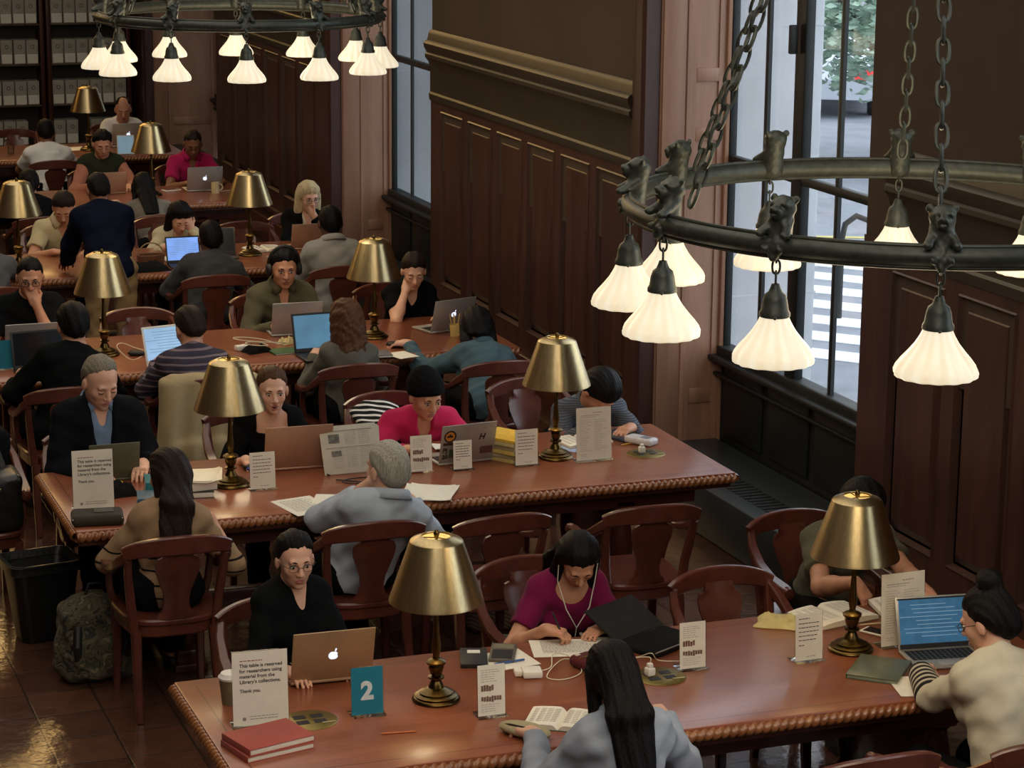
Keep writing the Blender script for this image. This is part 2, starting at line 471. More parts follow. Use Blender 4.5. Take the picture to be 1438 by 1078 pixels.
bk = thing('bookcase', (4.58, 28.55, 0), 0, 'dark bookcase along the far wall holding rows of file boxes', 'bookcase')
SHZ = (.21, .68, 1.16, 1.63, 2.10)
q = MB(); q.box((0, .16, 1.5), (2.1, .03, 3.0)); q.build('back_panel', m_wood((24, 16, 12), (40, 26, 20), (2, 2, 1), .5), bk)
for xx in (-1.0, -.04, .04, .98):
    q = MB(); q.box((xx, 0, 1.5), (.05, .32, 3.0), b=.006); q.build('upright', DARKWOOD, bk)
for z in SHZ:
    for a, b in ((-.975, -.065), (.065, .955)):
        q = MB(); q.box(((a+b)/2, 0, z-.012), (b-a, .30, .022), b=.004); q.build('shelf', m_wood((70, 54, 36), (100, 80, 56), (1, 2, 2), .4), bk)
BOXG = m_plain((172, 165, 150), .8, 0, .12, 12, .05); BOXL = m_plain((240, 234, 218), .8, 0, .06)
proto = MB(); proto.box((0, 0, .14), (.135, .26, .28), b=.005)
pb = None
for zi, z in enumerate(SHZ):
    for bay, (a, nb) in enumerate(((-.89, 6), (.14, 6))):
        for k in range(nb):
            if (zi*7+bay*3+k) % 17 == 5: continue
            if pb is None:
                pb = proto.build('file_box', BOXG); l = MB(); l.box((0, -.1315, .062), (.118, .003, .105)); l.build('label', BOXL, pb)
                l = MB(); l.tube([(.02*math.cos(t*PI/8), -.132, .2+.02*math.sin(t*PI/8)) for t in range(16)], .003, 6, closed=True); l.build('finger_ring', DARKALU, pb)
            place(pb, USED, (4.58+a+k*.147, 28.53+random.uniform(-.012, .012), z), random.uniform(-.02, .02),
                  'grey file box with a white label standing on the dark bookcase', 'file boxes on the bookcase', 'file box')

# ------------------------------------------------------------------ street outside
q = MB(); q.quad((6.3, -5, -.5), (70, -5, -.5), (70, 90, -.5), (6.3, 90, -.5))
def m_asphalt():
    t = NT('asphalt'); v = t.coord(); n = t.noise(v, 3, 8)
    t.base(t.ramp(n, [(.3, lin((128, 130, 138))), (.7, lin((150, 152, 160)))])); t.set(Roughness=.7); return t.m
structure(q.build('ground', m_asphalt(), smooth=False))
ROADW = m_plain((236, 238, 244), .7, 0, .05, 3)
for k in range(7):
    q = MB(); q.box((0, 0, .006), (3.4, .36, .01)); o = q.build('crosswalk_stripe', ROADW)
    o.location = (10.1+.42*k, 17.3+.58*k, -.5); o.rotation_euler = (0, 0, -.85)
    tag(o, 'white crosswalk stripe painted on the street beyond the window', 'crosswalk stripe', 'crosswalk stripes on the street')
q = MB(); q.box((0, 0, .006), (7, .09, .01)); o = q.build('road_line', m_plain((206, 190, 120), .7)); o.location = (13, 23.2, -.5); o.rotation_euler = (0, 0, -.42)
tag(o, 'yellow line painted on the street past the crosswalk', 'road line')
for x, y, w, d, lab in ((7.03, 14.9, .86, 1.2, 'tall pale stone pier outside the nearest window'), (6.85, 21.4, .9, 1.2, 'tall grey stone pier outside the middle window')):
    p = thing('stone_pier', (x, y, -.5), 0, lab, 'stone pier')
    q = MB(); q.box((0, 0, 4), (w, d, 8), b=.02)
    for k in range(9): q.box((0, 0, .45+k*.9), (w+.006, d+.006, .012))
    q.build('shaft', STONE if y < 16 else STONE2, p)
    q = MB(); q.box((0, 0, .25), (w+.12, d+.12, .5), b=.03); q.build('plinth', STONE if y < 16 else STONE2, p)
q = MB(); q.tube([(0, 0, 0), (0, 0, .75), (0.03, 0, .88), (.14, 0, .95), (.27, 0, .9), (.32, 0, .78), (.28, 0, .68), (.2, 0, .64)], .028, 10)
o = q.build('bicycle_hook', IRON); o.location = (10.35, 19.35, -.49); tag(o, 'dark curved bicycle hook standing on the pavement outside', 'bicycle rack')
LEAF = m_plain((158, 180, 160), .7, 0, .4, 3); BARK = m_plain((90, 84, 76), .9, 0, .3, 12, .3)
def tree(x, y, h, r, lab, seed):
    rnd = random.Random(seed); t = thing('street_tree', (x, y, -.5), 0, lab, 'tree', 'trees across the street')
    q = MB(); q.tube([(0, 0, 0), (.05, .02, h*.3), (-.03, .05, h*.6), (.02, 0, h*.85)], [.16, .13, .09, .04], 10)
    for k in range(6):
        a = k*1.1; q.tube([(0, 0, h*(.3+.07*k)), (.5*r*math.cos(a), .5*r*math.sin(a), h*(.5+.07*k)), (.8*r*math.cos(a), .8*r*math.sin(a), h*(.6+.06*k))], [.06, .04, .015], 6)
    q.build('trunk', BARK, t)
    q = MB()
    for k in range(5200):
        a, b = rnd.uniform(0, 2*PI), rnd.gauss(0, .5); rr = r*(rnd.random()**.4)
        c = Vector((rr*math.cos(a)*math.cos(b), rr*math.sin(a)*math.cos(b), h*.66+h*.42*math.sin(b)*rnd.random()**.3))
        s = rnd.uniform(.05, .11)
        M = Matrix.Translation(c) @ Matrix.Rotation(rnd.uniform(0, 6), 4, 'Z') @ Matrix.Rotation(rnd.uniform(0, 3), 4, 'X')
        q.add([(-s, 0, 0), (0, -s*.5, .01), (s, 0, 0), (0, s*.5, .01)], [(0, 1, 2, 3)], M)
    q.build('foliage', LEAF, t, smooth=False)
tree(15.9, 28.5, 3.1, 1.75, 'leafy green street tree seen through the nearest window', 3)
tree(25.5, 45, 6.0, 3.2, 'second leafy street tree farther along the street', 5)
def car(x, y, rz, body, lab):
    t = thing('car', (x, y, -.5), rz, lab, 'car', None)
    q = MB(); prof = [(-2.1, .3), (-2.15, .62), (-2.0, .86), (-1.5, .92), (-1.05, 1.38), (.35, 1.42), (1.0, .98), (1.95, .84), (2.15, .6), (2.1, .3)]
    q.rings([[(px_, w, pz) for px_, pz in prof] for w in (-.86, .86)]); q.build('body', body, t, angle=25)
    q = MB()
    for w in (-.868, .868): q.prism([(-1.3, .98), (-.98, 1.32), (.3, 1.35), (.78, .98)], w-.004, w+.004, Matrix(((1, 0, 0, 0), (0, 0, 1, 0), (0, 1, 0, 0), (0, 0, 0, 1))))
    q.build('side_windows', BLACK, t)
    for wx in (-1.35, 1.35):
        for w in (-.8, .8):
            q = MB(); q.lathe([(.0, -.1), (.3, -.1), (.33, -.06), (.33, .06), (.3, .1), (0, .1)], 20, T(wx, w, .32) @ RX(PI/2)); q.build('wheel', BLACK, t)
    for w in (-.65, .65):
        q = MB(); q.box((-2.13, w, .7), (.06, .3, .16), b=.02); q.build('tail_light', m_emit((230, 60, 60), 1.2), t)
car(18.6, 35.5, 1.05, m_plain((206, 208, 216), .3, .1, .03), 'silver car with red tail lights on the street beyond the nearest window')
b = thing('sky_blocker', (8.2, 31.6, -.5), 0, 'long unseen stone block added beyond the middle window to hold back sky light', 'building')  # unseen block added to keep sky light off the far windows
q = MB(); q.box((0, 0, 7.5), (1.2, 26.6, 15)); q.build('wall', STONE2, b, smooth=False); q = MB(); q.box((0, 0, 15.1), (1.5, 26.8, .3), b=.03); q.build('coping', STONE2, b)
# building across the street
b = thing('office_building', (30, 55, -.5), -.5, 'pale grey building far across the street', 'building')
q = MB(); q.box((0, 0, 9), (36, 8, 18)); q.build('facade', STONE, b, smooth=False)
for i in range(12):
    for k in range(4):
        q = MB(); q.box((-16+i*2.9, -4.02, 3+k*4.2), (1.5, .08, 2.3)); q.build('window', m_plain((84, 92, 104), .2, .1, .1, 3), b, smooth=False)
# ------------------------------------------------------------------ implicit surfaces -> one continuous mesh
def smin(a, b, k):
    h = np.maximum(k-np.abs(a-b), 0)/k
    return np.minimum(a, b)-h*h*k*.25
def P_rc(a, b, r1, r2=None, k=.02): return ('rc', np.array(a, float), np.array(b, float), r1, r1 if r2 is None else r2, k)
def P_el(c, r, M=None, k=.02): return ('el', np.array(c, float), np.array(r, float), np.eye(3) if M is None else np.array(M, float), k)
def P_fl(a, b, w1, w2, t1, t2, side, k=.02):
    """flattened limb from a to b: half width w along 'side', half thickness t"""
    return ('fl', np.array(a, float), np.array(b, float), w1, w2, t1, t2, np.array(side, float), k)
def P_bx(c, r, M=None, rad=.01, k=.02): return ('bx', np.array(c, float), np.array(r, float), np.eye(3) if M is None else np.array(M, float), rad, k)
def p_bounds(p):
    if p[0] == 'rc':
        r = max(p[3], p[4]); return np.minimum(p[1], p[2])-r, np.maximum(p[1], p[2])+r
    if p[0] == 'el':
        e = np.sqrt(((p[3]*p[2][:, None])**2).sum(0)); return p[1]-e, p[1]+e
    if p[0] == 'bx':
        e = np.abs(p[3]*p[2][:, None]).sum(0)+p[4]; return p[1]-e, p[1]+e
    r = max(p[3], p[4], p[5], p[6]); return np.minimum(p[1], p[2])-r, np.maximum(p[1], p[2])+r
def p_eval(p, X, Y, Z, off):
    if p[0] == 'rc':
        a, b = p[1], p[2]; d = b-a; L2 = max(float(d@d), 1e-9)
        x, y, z = X-a[0], Y-a[1], Z-a[2]
        t = np.clip((x*d[0]+y*d[1]+z*d[2])/L2, 0, 1)
        return np.sqrt((x-t*d[0])**2+(y-t*d[1])**2+(z-t*d[2])**2)-(p[3]+(p[4]-p[3])*t)-off
    if p[0] == 'el':
        c, r, M = p[1], p[2]+off, p[3]
        x, y, z = X-c[0], Y-c[1], Z-c[2]
        q = [(x*M[i, 0]+y*M[i, 1]+z*M[i, 2])/r[i] for i in range(3)]
        k0 = np.sqrt(q[0]**2+q[1]**2+q[2]**2)
        k1 = np.sqrt((q[0]/r[0])**2+(q[1]/r[1])**2+(q[2]/r[2])**2)
        return k0*(k0-1)/np.maximum(k1, 1e-6)
    if p[0] == 'bx':
        c, r, M, rad = p[1], p[2], p[3], p[4]
        x, y, z = X-c[0], Y-c[1], Z-c[2]
        q = [np.abs(x*M[i, 0]+y*M[i, 1]+z*M[i, 2])-r[i] for i in range(3)]
        return np.sqrt(sum(np.maximum(v, 0)**2 for v in q))+np.minimum(np.maximum(q[0], np.maximum(q[1], q[2])), 0)-rad-off
    a, b = p[1], p[2]; d = b-a; L = max(math.sqrt(float(d@d)), 1e-6); u = d/L
    s = p[7]-u*float(p[7]@u); s /= max(np.linalg.norm(s), 1e-6); n = np.cross(u, s)
    x, y, z = X-a[0], Y-a[1], Z-a[2]
    l = x*u[0]+y*u[1]+z*u[2]; t = np.clip(l/L, 0, 1); e = l-t*L
    w = p[3]+(p[4]-p[3])*t+off; th = p[5]+(p[6]-p[5])*t+off
    cs = (x*s[0]+y*s[1]+z*s[2])/w; cn = (x*n[0]+y*n[1]+z*n[2])/th; ce = e/th
    k0 = np.sqrt(cs**2+cn**2+ce**2); k1 = np.sqrt((cs/w)**2+(cn/th)**2+(ce/th)**2)
    return k0*(k0-1)/np.maximum(k1, 1e-6)

class Field:
    def __init__(s, prims, h, pad=.03, off=0.0):
        lo = np.min([p_bounds(p)[0] for p in prims], 0)-pad-off; hi = np.max([p_bounds(p)[1] for p in prims], 0)+pad+off
        s.h = h; s.lo = lo; s.n = np.maximum(np.ceil((hi-lo)/h).astype(int)+1, 4)
        s.ax = [(lo[i]+h*np.arange(s.n[i])).astype(np.float32) for i in range(3)]
        s.d = np.full(s.n, .2, np.float32)
    def grid(s, lo=None, hi=None):
        if lo is None: sl = (slice(None),)*3
        else:
            i0 = np.clip(np.floor((lo-s.lo)/s.h).astype(int), 0, s.n-1); i1 = np.clip(np.ceil((hi-s.lo)/s.h).astype(int)+1, 1, s.n)
            if (i1 <= i0).any(): return None, None
            sl = tuple(slice(a, b) for a, b in zip(i0, i1))
        return sl, (s.ax[0][sl[0]][:, None, None], s.ax[1][sl[1]][None, :, None], s.ax[2][sl[2]][None, None, :])
    def add(s, prims, off=0.0):
        for p in prims:
            k = p[-1]; lo, hi = p_bounds(p); pad = off+k+3*s.h
            sl, g = s.grid(lo-pad, hi+pad)
            if sl is None: continue
            s.d[sl] = smin(s.d[sl], p_eval(p, *g, off).astype(np.float32), max(k, 1e-4))
        return s
    def sub(s, prims, off=0.0):
        for p in prims:
            k = p[-1]; lo, hi = p_bounds(p); pad = off+k+3*s.h
            sl, g = s.grid(lo-pad, hi+pad)
            if sl is None: continue
            s.d[sl] = -smin(-s.d[sl], p_eval(p, *g, off).astype(np.float32), max(k, 1e-4))
        return s
    def cut(s, fn):
        """keep only where fn(x,y,z) <= 0"""
        sl, g = s.grid(); s.d = np.maximum(s.d, fn(*g).astype(np.float32)); return s
    def wave(s, fn):
        sl, g = s.grid(); s.d = s.d+fn(*g).astype(np.float32); return s
    def mesh(s, name, smooth_iter=0):
        d = s.d; d[0] = d[-1] = .2; d[:, 0] = d[:, -1] = .2; d[:, :, 0] = d[:, :, -1] = .2
        neg = d < 0; nx, ny, nz = d.shape
        cnt = np.zeros((nx-1, ny-1, nz-1), np.uint8)
        for i in (0, 1):
            for j in (0, 1):
                for k in (0, 1): cnt += neg[i:nx-1+i, j:ny-1+j, k:nz-1+k]
        act = np.argwhere((cnt > 0) & (cnt < 8))
        if len(act) == 0: return bpy.data.meshes.new(name)
        vid = np.full(cnt.shape, -1, np.int32); vid[tuple(act.T)] = np.arange(len(act))
        acc = np.zeros((len(act), 3)); num = np.zeros(len(act))
        cr = [(i, j, k) for i in (0, 1) for j in (0, 1) for k in (0, 1)]
        val = {c: d[act[:, 0]+c[0], act[:, 1]+c[1], act[:, 2]+c[2]].astype(np.float64) for c in cr}
        for c in cr:
            for a in range(3):
                if c[a]: continue
                e = list(c); e[a] = 1; e = tuple(e)
                v0, v1 = val[c], val[e]; m = (v0 < 0) != (v1 < 0)
                t = v0[m]/(v0[m]-v1[m]); pt = np.tile(np.array(c, float), (m.sum(), 1)); pt[:, a] += t
                acc[m] += pt; num[m] += 1
        V = s.lo+s.h*(act+acc/num[:, None])
        F = []
        for a in range(3):
            b, c = (a+1) % 3, (a+2) % 3
            s0 = [slice(None)]*3; s1 = [slice(None)]*3; s0[a] = slice(0, -1); s1[a] = slice(1, None)
            ed = np.argwhere(neg[tuple(s0)] != neg[tuple(s1)])
            ed = ed[(ed[:, b] > 0) & (ed[:, c] > 0) & (ed[:, b] < d.shape[b]-1) & (ed[:, c] < d.shape[c]-1)]
            q = []
            for ob, oc in ((-1, -1), (0, -1), (0, 0), (-1, 0)):
                e = ed.copy(); e[:, b] += ob; e[:, c] += oc; q.append(vid[tuple(e.T)])
            q = np.array(q).T; fl = neg[tuple(ed.T)]
            q[~fl] = q[~fl][:, ::-1]; F.append(q)
        F = np.concatenate(F); F = F[(F >= 0).all(1)]
        for _ in range(smooth_iter):
            sm = np.zeros_like(V); w = np.zeros(len(V))
            for i in range(4):
                for j in ((i+1) % 4, (i-1) % 4):
                    np.add.at(sm, F[:, i], V[F[:, j]]); np.add.at(w, F[:, i], 1)
            V = V*.5+.5*sm/np.maximum(w, 1)[:, None]
        me = bpy.data.meshes.new(name)
        me.vertices.add(len(V)); me.vertices.foreach_set('co', V.astype(np.float32).ravel())
        me.loops.add(F.size); me.loops.foreach_set('vertex_index', F.astype(np.int32).ravel())
        me.polygons.add(len(F)); me.polygons.foreach_set('loop_start', np.arange(0, F.size, 4, dtype=np.int32))
        me.polygons.foreach_set('use_smooth', np.ones(len(F), bool))
        me.update(calc_edges=True); me.validate(); return me
def sdf_obj(name, me, m, parent=None):
    o = bpy.data.objects.new(name, me); COL.objects.link(o); o.data.materials.append(m)
    if parent: o.parent = parent
    return o
# ------------------------------------------------------------------ library tables
TX, TL, TW, TH = 3.41, 3.34, 1.10, .76
TY = [7.88+3.145*k for k in range(6)]
def m_tabletop():
    t = NT('table_top_wood'); v = t.coord((.6, 3.0, 1))
    f = t.noise(v, 3.0, 7, .6, 1.0); g = t.noise(v, 30, 3)
    k = t.math('ADD', t.math('MULTIPLY', f, .75), t.math('MULTIPLY', g, .25))
    col = t.ramp(k, [(.3, lin((124, 66, 44))), (.7, lin((160, 94, 65)))])
    tc = t.n('ShaderNodeTexCoord'); x = t.n('ShaderNodeSeparateXYZ'); t.link(tc.outputs['Object'], x.inputs[0])
    dx = t.math('SUBTRACT', TL/2, t.math('ABSOLUTE', x.outputs['X'])); dy = t.math('SUBTRACT', TW/2, t.math('ABSOLUTE', x.outputs['Y']))
    e = t.math('MINIMUM', dx, dy)
    on = t.math('MULTIPLY', t.math('GREATER_THAN', e, .082), t.math('LESS_THAN', e, .088))
    t.base(t.mix(t.math('MULTIPLY', on, .7), col, lin((70, 30, 18))))
    t.set(Roughness=.3, Coat_Weight=.35, Coat_Roughness=.2); t.bump(k, .03, .003); return t.m
TABLETOP = m_tabletop()
TABLEEDGE = m_wood((112, 62, 36), (160, 104, 62), (2, 2, 2), .3, .03, coat=.3, name='table_edge_wood')
def make_table():
    r = thing('reading_table', (0, 0, 0))
    q = MB(); q.box((0, 0, TH-.015), (TL-.03, TW-.03, .03), b=.006); q.build('tabletop', TABLETOP, r)
    e = MB(); X, Y = TL/2-.017, TW/2-.017; ns = .006; nseg = 9
    for (a, b) in (((-X, -Y), (X, -Y)), ((X, -Y), (X, Y)), ((X, Y), (-X, Y)), ((-X, Y), (-X, -Y))):
        a, b = Vector((*a, TH-.030)), Vector((*b, TH-.030)); L = (b-a).length; n = int(L/ns); u = (b-a)/L; o = Vector((u.y, -u.x, 0))
        rings = []
        for i in range(n+1):
            s = L*i/n; ring = []
            for j in range(nseg):
                th = -PI*.62+PI*1.24*j/(nseg-1)
                rad = .0215+.0045*math.cos(2*(th-s*2*PI/.066))
                ring.append(tuple(a+u*s+o*rad*math.cos(th)+Vector((0, 0, 1))*rad*math.sin(th)))
            rings.append(ring)
        e.rings(rings, cap=False, closed=False)
    e.build('carved_edge', TABLEEDGE, r, angle=80)
    q = MB(); q.box((0, 0, TH-.065), (TL-.06, TW-.06, .03), b=.01); q.box((0, 0, TH-.12), (TL-.34, TW-.30, .11), b=.01)
    q.build('apron', DARKWOOD, r)
    for s in (-1, 1):
        x = s*(TL/2-.55)
        q = MB(); q.box((x, 0, .38), (.06, .62, .5), b=.01); q.box((x, 0, .6), (.12, .8, .06), b=.015); q.build('pedestal_panel', CHAIRW, r)
        for t in (-1, 1):
            q = MB(); q.lathe([(.05, .1), (.055, .14), (.042, .17), (.05, .2), (.062, .3), (.06, .42), (.042, .52), (.038, .55), (.055, .57), (.055, .64)], 20, T(x, t*.34, 0))
            q.build('leg', DARKWOOD, r)
        q = MB(); q.box((x, 0, .07), (.14, .92, .08), b=.02); q.box((x, -.4, .02), (.16, .14, .04), b=.01); q.box((x, .4, .02), (.16, .14, .04), b=.01)
        q.build('foot', DARKWOOD, r)
    q = MB(); q.box((0, 0, .2), (TL-1.1, .07, .09), b=.012); q.build('stretcher', DARKWOOD, r)
    return r
tproto = make_table()
TLAB = ['long wooden reading table nearest the camera, with the teal number card', 'long reading table second from the front, with the yellow folder stack',
        'long reading table third from the front, where the man wears headphones', 'reading table fourth from the front, where a man in navy stands',
        'reading table fifth from the front, beside the man in magenta', 'reading table farthest back, below the bookcase']
for i, y in enumerate(TY):
    place(tproto, USED, (TX, y, 0), 0, TLAB[i], 'reading tables', 'table')

# ------------------------------------------------------------------ armchairs
def make_chair():
    r = thing('armchair', (0, 0, 0))
    q = MB(); out = []
    for k in range(40):                                       # saddle seat, wider in front
        a = 2*PI*k/40; c, s = math.cos(a), math.sin(a)
        x = .25*math.copysign(abs(c)**.55, c); y = .235*math.copysign(abs(s)**.6, s)
        out.append((x*(1+.10*(y/.235)), y))
    q.rings([[(x*.96, y*.96, .425) for x, y in out], [(x, y, .435) for x, y in out], [(x, y, .45) for x, y in out], [(x*.97, y*.97, .458) for x, y in out], [(x*.8, y*.8, .452) for x, y in out], [(x*.3, y*.3, .446) for x, y in out]])
    q.build('seat', CHAIRW, r)
    q = MB(); q.rings([[(x*.92, y*.92, .372) for x, y in out], [(x*.95, y*.95, .38) for x, y in out], [(x*.95, y*.95, .428) for x, y in out]]); q.build('seat_rail', CHAIRW, r)
    for s in (-1, 1):
        q = MB(); q.bar([(s*.215, .18, .40), (s*.215, .185, .2), (s*.22, .20, 0)], [.05, .042, .034], [.05, .042, .034], up=(0, 1, 0)); q.build('leg', CHAIRW, r)
        q = MB(); q.bar([(s*.195, -.185, .40), (s*.20, -.21, .22), (s*.205, -.275, 0)], [.05, .044, .036], [.05, .044, .036], up=(0, 1, 0)); q.build('leg', CHAIRW, r)
        q = MB(); q.bar([(s*.205, -.19, .40), (s*.222, -.20, .55), (s*.238, -.235, .68), (s*.244, -.268, .80)], [.048, .042, .038, .036], .036, up=(0, 1, 0)); q.build('back_post', CHAIRW, r)
        q = MB(); q.bar([(s*.225, .15, .41), (s*.255, .14, .52), (s*.262, .115, .635)], [.04, .034, .03], .034, up=(0, 1, 0)); q.build('arm_post', CHAIRW, r)
        pts = [(s*.245, -.262, .775), (s*.268, -.20, .735), (s*.278, -.10, .682), (s*.28, .02, .652), (s*.275, .13, .645), (s*.27, .165, .64)]
        q = MB(); q.bar(pts, [.036, .042, .048, .052, .056, .05], [.05, .045, .034, .03, .03, .03]); q.lathe([(0, -.026), (.026, -.02), (.03, 0), (.026, .02), (0, .026)], 14, T(s*.27, .165, .632) @ RX(PI/2))
        q.build('arm', CHAIRW, r)
    pts = []
    for k in range(17):
        t = -1+2*k/16; pts.append((t*.262, -.318+.055*t*t, .800+.022*(1-t*t)-.012*abs(t)**6))
    q = MB(); q.bar(pts, .032, [.058+.026*(1-abs(-1+2*k/16)**3) for k in range(17)]); q.build('top_rail', CHAIRW, r)
    half = [(.062, .445), (.10, .455), (.095, .475), (.07, .50), (.062, .54), (.068, .585), (.09, .64), (.108, .69), (.112, .73), (.10, .755), (.075, .765), (.07, .80)]
    rows = [[(w*u, -.205-.085*((z-.445)/.36)**1.3-(.012 if abs(u) < .7 else .002)+d, z) for u in (-1, -.5, 0, .5, 1)] for d in (0,) for w, z in half]
    q = MB(); fr = rows; bk_ = [[(x, y-.016, z) for x, y, z in rr] for rr in rows]
    rings = [f + list(reversed(b)) for f, b in zip(fr, bk_)]
    q.rings(rings, cap=True); q.build('splat', CHAIRW, r)
    for o in r.children:
        o.data.transform(Matrix.Diagonal((.90, 1, 1, 1)))
    return r
cproto = make_chair()
CH_G = 'wooden armchairs around the reading tables'
def chair(x, y, rz, label):
    return place(cproto, USED, (x, y, 0), rz, label, CH_G, 'chair')

# ------------------------------------------------------------------ brass table lamps
def m_brass(rgb=(200, 180, 136), rough=.36, name='brushed_brass'):
    t = NT(name); c = lin(rgb); v = t.coord((40, 40, 1.5)); n = t.noise(v, 2.2, 3)
    t.base(t.ramp(n, [(.3, scl(c, .86)), (.7, scl(c, 1.1))])); t.set(Roughness=rough, Metallic=1.0, Anisotropic=.75, Anisotropic_Rotation=.25)
    tg = t.n('ShaderNodeTangent', direction_type='RADIAL', axis='Z'); t.link(tg.outputs[0], t.b.inputs['Tangent'])
    return t.m
BRASS = m_brass(); AGEDBRASS = m_plain((96, 78, 44), .3, 1, .2, 20, 0, 'aged_brass')
LAMPIN = m_plain((226, 212, 170), .6, 0, .05)
BULB = m_emit((255, 232, 180), 5.0)
def make_lamp():
    r = thing('table_lamp', (0, 0, 0))
    q = MB(); q.lathe([(0, 0), (.086, 0), (.09, .006), (.088, .012), (.078, .016), (.08, .022), (.070, .027), (.062, .029), (.064, .034), (.05, .04), (.036, .046), (.03, .05), (0, .05)], 40); q.build('base', AGEDBRASS, r, angle=50)
    q = MB(); q.lathe([(.03, .048), (.026, .062), (.018, .078), (.014, .082), (.03, .086), (.03, .092), (.016, .096), (.024, .108), (.030, .132), (.026, .136), (.036, .142), (.038, .150), (.03, .156), (.014, .162), (.012, .172), (.016, .19), (.017, .21), (.013, .25), (.009, .32), (.008, .40), (.012, .405), (.012, .43), (.006, .44), (.0055, .62)], 24)
    q.build('stem', AGEDBRASS, r, angle=50)
    q = MB(); q.lathe([(.174, .385), (.1735, .392), (.098, .612), (.092, .618), (.060, .632), (.054, .633), (.053, .629), (.090, .614), (.096, .610), (.1715, .391), (.172, .385)], 64, cap=False)
    sh = q.build('lamp_shade', BRASS, r, angle=25)
    q = MB(); q.lathe([(.1705, .392), (.0955, .606), (.0525, .626)], 48, cap=False); q.build('shade_lining', LAMPIN, sh)
    q = MB(); q.lathe([(.0, .625), (.009, .628), (.011, .64), (.006, .652), (0, .656)], 14)
    for a in (0, 2.1, 4.2): q.tube([(0, 0, .624), (.053*math.cos(a), .053*math.sin(a), .629)], .0025, 6)
    q.build('finial', AGEDBRASS, r)
    q = MB(); q.ell((.03, 0, .50), (.026, .026, .042), 16); q.ell((-.03, 0, .50), (.026, .026, .042), 16); q.build('bulb', BULB, r)
    li = bpy.data.lights.new('lamp_light', 'POINT'); li.energy = .7; li.color = (1, .80, .50); li.shadow_soft_size = .04
    lo = bpy.data.objects.new('lamp_light', li); COL.objects.link(lo); lo.parent = r; lo.location = (0, 0, .44)
    return r
lproto = make_lamp()
LL = [(0, 2.63, 'large brass table lamp on the nearest table, beside the teal number card'), (0, 4.35, 'brass table lamp on the nearest table, in front of the man reading by the radiator'),
      (1, 2.61, 'brass table lamp on the second table, beside the mouth-open woman'), (1, 4.31, 'brass table lamp on the second table, between the yellow folders and the tall sheet'),
      (2, 2.58, 'brass table lamp on the third table, behind the man in the black tee'), (2, 4.29, 'brass table lamp on the third table, beside the woman with curly hair'),
      (3, 2.55, 'brass table lamp on the fourth table, by the man in the cream shirt'), (3, 4.27, 'brass table lamp on the fourth table, next to the blonde woman'),
      (4, 4.18, 'brass table lamp on the fifth table, next to the man in magenta'), (5, 4.20, 'brass table lamp on the farthest table, before the bookcase')]
DYL = [.02, .0, -.02, -.02, -.02, -.03]
for i, x, lab in LL:
    place(lproto, USED, (x, TY[i]+DYL[i]+.02, TH), random.uniform(0, 6), lab, 'brass table lamps', 'lamp')

# ------------------------------------------------------------------ ring chandeliers
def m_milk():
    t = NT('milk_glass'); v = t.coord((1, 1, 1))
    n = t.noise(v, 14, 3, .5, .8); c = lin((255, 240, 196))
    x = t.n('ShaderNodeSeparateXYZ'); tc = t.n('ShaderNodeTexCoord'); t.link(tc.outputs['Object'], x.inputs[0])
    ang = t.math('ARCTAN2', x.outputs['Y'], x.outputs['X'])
    fl = t.math('MULTIPLY', t.math('ADD', t.math('SINE', t.math('MULTIPLY', ang, 14.0)), 1.0), .5)   # rib shading painted into the glow
    thick = t.math('ADD', t.math('MULTIPLY', fl, .30), t.math('MULTIPLY', n, .55))  # tone factor: painted rib shading plus random mottling
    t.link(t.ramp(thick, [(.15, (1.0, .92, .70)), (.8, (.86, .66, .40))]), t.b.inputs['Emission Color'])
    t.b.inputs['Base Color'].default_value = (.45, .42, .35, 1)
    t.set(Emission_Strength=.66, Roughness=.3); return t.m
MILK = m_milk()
def chain_mesh(mb, a, b, link=.042, wire=.0035, wid=.011):
    a, b = Vector(a), Vector(b); d = b-a; L = d.length; n = max(1, round(L/(link*.78))); u = d/L
    q = u.to_track_quat('Z', 'Y').to_matrix().to_4x4()
    for i in range(n):
        c = a+d*((i+.5)/n); h = (L/n)*.62; ring = []
        for k in range(14):
            t = 2*PI*k/14; x = wid*math.copysign(abs(math.cos(t))**.8, math.cos(t)); z = h*math.copysign(abs(math.sin(t))**.8, math.sin(t))
            ring.append((x, 0, z))
        mb.tube(ring, wire, 6, Matrix.Translation(c) @ q @ RZ(PI/2*(i % 2)), closed=True)
PBULB = m_emit((255, 232, 180), 1.6)
